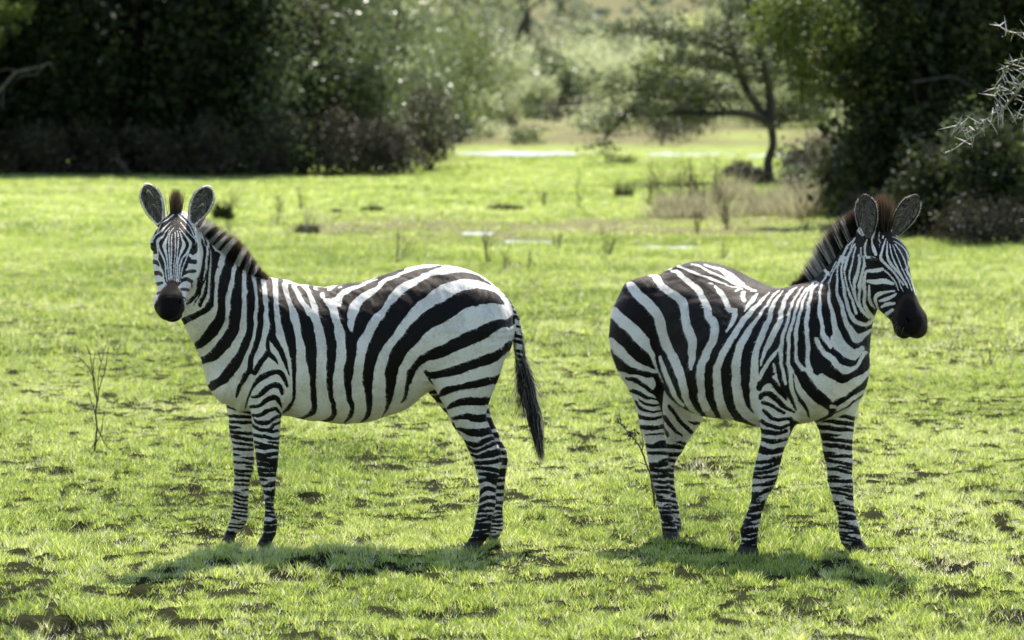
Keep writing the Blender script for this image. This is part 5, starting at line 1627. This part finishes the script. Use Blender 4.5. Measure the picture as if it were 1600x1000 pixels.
def traced(name, label, D, paths, base, r, knots=()):
    B = P(*base, D); B[2] = zg(B[0], D) - .01
    ps = []
    for pts in paths:
        C = catmull([tuple(P(a, b, D + .03 * math.sin(a * .7 + b * .3)) - B) for a, b in pts], 3); C = C + rng.normal(size=C.shape) * .0015
        ps.append((C, [r * (1 if pts is paths[0] else .6), r * .3]))
    V, Fc = tubes(ps, 5); root = empty(name, tuple(B)); tag(root, label, 'weed')
    mesh_np('stem', V, Fc, TWIG, root, True)
    if knots:
        for (a, b, s) in knots:
            V = []
            c = P(a, b, D) - B; n = 60
            p = c + rng.normal(size=(n, 3)) * s * .5
            u = rng.normal(size=(n, 3)) * s * .20; v = rng.normal(size=(n, 3)) * s * .13
            V.append(np.stack([p - u, p - v, p + u, p + v], 1))
            V = np.concatenate(V).reshape(-1, 3)
            mesh_np('seed_head', V, np.arange(len(V)).reshape(-1, 4), BROWNLEAF, root, False, {'tint': np.full(len(V), .1)})
DS = GY(706)
traced('dry_sapling', 'leafless dark sapling standing in the grass left of the left zebra', DS,
       [[(147, 712), (149, 690), (151, 668), (150, 645), (151, 620), (148, 596), (140, 578), (127, 562), (112, 556)],
        [(150, 640), (154, 615), (153, 590), (158, 565), (166, 538)], [(154, 610), (162, 585), (167, 560), (170, 542)],
        [(148, 596), (143, 575), (141, 555), (134, 538)], [(151, 690), (158, 676), (161, 655), (162, 640)], [(151, 625), (146, 600), (145, 575), (149, 552)],
        [(150, 650), (144, 632), (138, 612)], [(127, 562), (120, 566)], [(158, 565), (153, 548)], [(149, 690), (140, 706)], [(152, 668), (168, 700), (182, 706)]], (147, 706), .0062)
traced('seeding_weed', 'dark weed stalk with seed heads beside the hind legs of the right zebra', 22.1,
       [[(1024, 797), (1021, 772), (1019, 755), (1012, 730), (1003, 706), (994, 690), (984, 678), (974, 666), (965, 657)],
        [(1003, 706), (1004, 690), (1001, 668)], [(1020, 765), (1026, 758), (1028, 752)], [(1010, 726), (1000, 722)]], (1024, 794), .0062,
       ((986, 680, .030), (967, 659, .022), (977, 668, .014), (1003, 694, .012), (1020, 760, .012)))

# clods of dung and earth in the turf
CLOD = plain_mat('dark_clod', (.012, .009, .007), (.035, .027, .020), 60, .9, .8)
import bmesh
def clod(px, py, s, label):
    Y = GY(py); x = (px - 800) / F_PX * Y; bm = bmesh.new()
    for i in range(5):
        mt = Matrix.Translation((rng.normal() * s * .5, rng.normal() * s * .4, s * .25 + abs(rng.normal()) * s * .1)) @ Matrix.Diagonal((*(s * rng.uniform(.35, .7, 2)), s * rng.uniform(.2, .35), 1))
        bmesh.ops.create_icosphere(bm, subdivisions=2, radius=1, matrix=mt)
    for v in bm.verts: v.co += Vector(rng.normal(size=3) * s * .04)
    me = bpy.data.meshes.new('earth_clod'); bm.to_mesh(me); bm.free(); me.materials.append(CLOD)
    for q in me.polygons: q.use_smooth = True
    o = bpy.data.objects.new('earth_clod', me); COL.objects.link(o); o.location = (x, Y, float(zg(x, Y)) + .01)
    tag(o, label, 'clod', 'dark clods in the turf')
for px, py, s in [(65, 529, .035), (110, 527, .045), (184, 568, .035), (264, 553, .03), (526, 330, .09)]:
    clod(px, py, s, 'dark clod of earth lying loose in the green turf')

# --- open scrub beyond the pool
for px, Y, h, w, f in [(1268, 70, .6, .55, 0), (1300, 72, 1.1, .6, 0), (1250, 76, .45, .5, 1), (1290, 69, .55, .45, 1)]:
    plant('undergrowth_shrub', 'small olive and tan scrub growing on the dry grass bank', 'shrub', 'low scrub on the dry grass bank', px, Y, h, w, MIDLEAF if f else BROWNLEAF, 2600, .05, core=.1, clumps=50, stems=5)
for px, Y, h, w in [(1345, 59, .55, .5), (1385, 57, .6, .5), (1430, 56, .55, .5), (1490, 54, .6, .5), (1535, 53, .7, .5), (1590, 53, .65, .5)]:
    plant('underbrush', 'low grey-brown tangled brush along the foot of the dark right-hand trees', 'brush', 'tangled brush at the foot of the right-hand trees', px, Y, h, w, BROWNLEAF, 1800, .035, core=.05, clumps=60, stems=10)
plant('shrub', 'dark shaded shrub filling the gap under the big dark tree', 'shrub', None, 1400, 60, 1.9, 1.1, SHADELEAF, 12000, .07, core=.35, clumps=50, hide=True)
plant('shrub', 'dark shaded shrub filling the gap between the two dark trees', 'shrub', None, 1500, 59.5, 2.1, 1.0, SHADELEAF, 12000, .07, core=.35, clumps=50, hide=True)
G = 'pale scrub bushes beyond the meadow'
lab = 'pale sunlit bush in the blurred open scrub beyond the meadow'
spots = []
r_ = random.Random(77)
tries = 0
while len(spots) < 130 and tries < 3000:
    tries += 1
    Y = 112 + 210 * r_.random() ** .8; px = r_.uniform(520, 1480)
    if 690 < px < 1010 and Y < 195: continue
    if 1010 < px < 1230 and Y < 135: continue
    if 730 < px < 880 and Y < 210 and r_.random() < .6: continue
    x = (px - 800) / F_PX * Y
    if any(abs(x - a) < 1.1 and abs(Y - b) < 2.5 for a, b in spots): continue
    spots.append((x, Y))
    f = r_.random(); w = r_.uniform(1.1, 2.2); h = r_.uniform(1.8, 4.6) * (1 if Y > 150 else .8)
    mat = PALELEAF if f < .86 else (MIDLEAF if f < .94 else LIMELEAF)
    plant('scrub_bush', lab, 'bush', G, px, Y, h, w, mat, 2400, .15, core=.03, clumps=40, sd=.22, stems=2, tmat=BARK)
for px, Y, h, w in [(742, 166, 2.5, 1.5), (795, 172, 3.1, 1.7), (835, 160, 1.7, 1.1), (905, 182, 3.0, 1.6), (950, 190, 2.6, 1.4), (715, 128, 1.7, .9), (740, 136, 1.3, .9)]:
    plant('scrub_bush', lab, 'bush', G, px, Y, h, w, PALELEAF, 3000, .13, core=.05, clumps=40, sd=.22, stems=2)
plant('teal_shrub', 'dark glinting shrub at the far side of the tan bank', 'shrub', None, 862, 176, 2.6, 1.8, MIDLEAF, 5000, .12, core=.2, clumps=40)
plant('distant_tree', 'distant tree with a dark trunk near the middle of the top edge', 'tree', None, 792, 196, 9.5, 2.4, PALELEAF, 7000, .16, 'crown', core=.1, clumps=50, lift=.52, sd=.2, stems=2)
for i in range(26):
    Y = r_.uniform(114, 172); px = r_.uniform(690, 1240)
    plant('low_scrub', 'low tan and olive bush scattered over the dull bank beyond the pools', 'bush', 'low bushes on the bank beyond the pools', px, Y, r_.uniform(.45, 1.3), r_.uniform(.5, 1.3), r_.choice([MIDLEAF, PALELEAF, BROWNLEAF]), 900, .08, core=.05, clumps=40, sd=.24, stems=3)
for px, Y, h, w in [(668, 113, 4.0, 1.5), (722, 118, 3.3, 1.3), (690, 124, 5.0, 1.8), (760, 140, 3.4, 1.3)]:
    plant('scrub_bush', lab, 'bush', G, px, Y, h, w, r_.choice([MIDLEAF, LIMELEAF]), 4500, .085, core=.03, clumps=60, sd=.24, stems=2)
for px, Y, h, w in [(1160, 83, .35, .5), (1180, 79, .3, .5), (1245, 84, .7, .6), (1262, 77, .7, .6), (1292, 75, 1.2, .6)]:
    plant('undergrowth_shrub', 'small olive and tan scrub growing on the dry grass bank', 'shrub', 'low scrub on the dry grass bank', px, Y, h, w, BROWNLEAF, 2200, .05, core=.1, clumps=50, stems=6)
for i in range(16):
    px = r_.uniform(330, 1290); py = r_.uniform(318, 410)
    if 700 < px < 880 and py > 395: continue
    weed(px, py, r_.uniform(.2, .5), .2, 'small thin dry weed scattered over the meadow behind the zebras', 6, .006, 'small dry weeds in the meadow')
# far wooded slope: one mass
E = []
for i in range(420):
    Y = r_.uniform(300, 760); x = r_.uniform(-.20, .20) * Y
    z = float(zg(x, Y)); s = r_.uniform(2.0, 4.2)
    E.append((x, Y, z + s * .7, s, s, s * r_.uniform(.7, 1.1)))
V, Fc, T = leaves(E, 150000, .62, 16, 1, .2, .25)
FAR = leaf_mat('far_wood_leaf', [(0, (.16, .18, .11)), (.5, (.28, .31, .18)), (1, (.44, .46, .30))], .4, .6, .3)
tag(mesh_np('far_woodland', V, Fc, FAR, None, False, {'tint': T}), 'pale blurred woodland covering the far slope', 'woodland', kind='stuff')
zebra_left()
zebra_right()
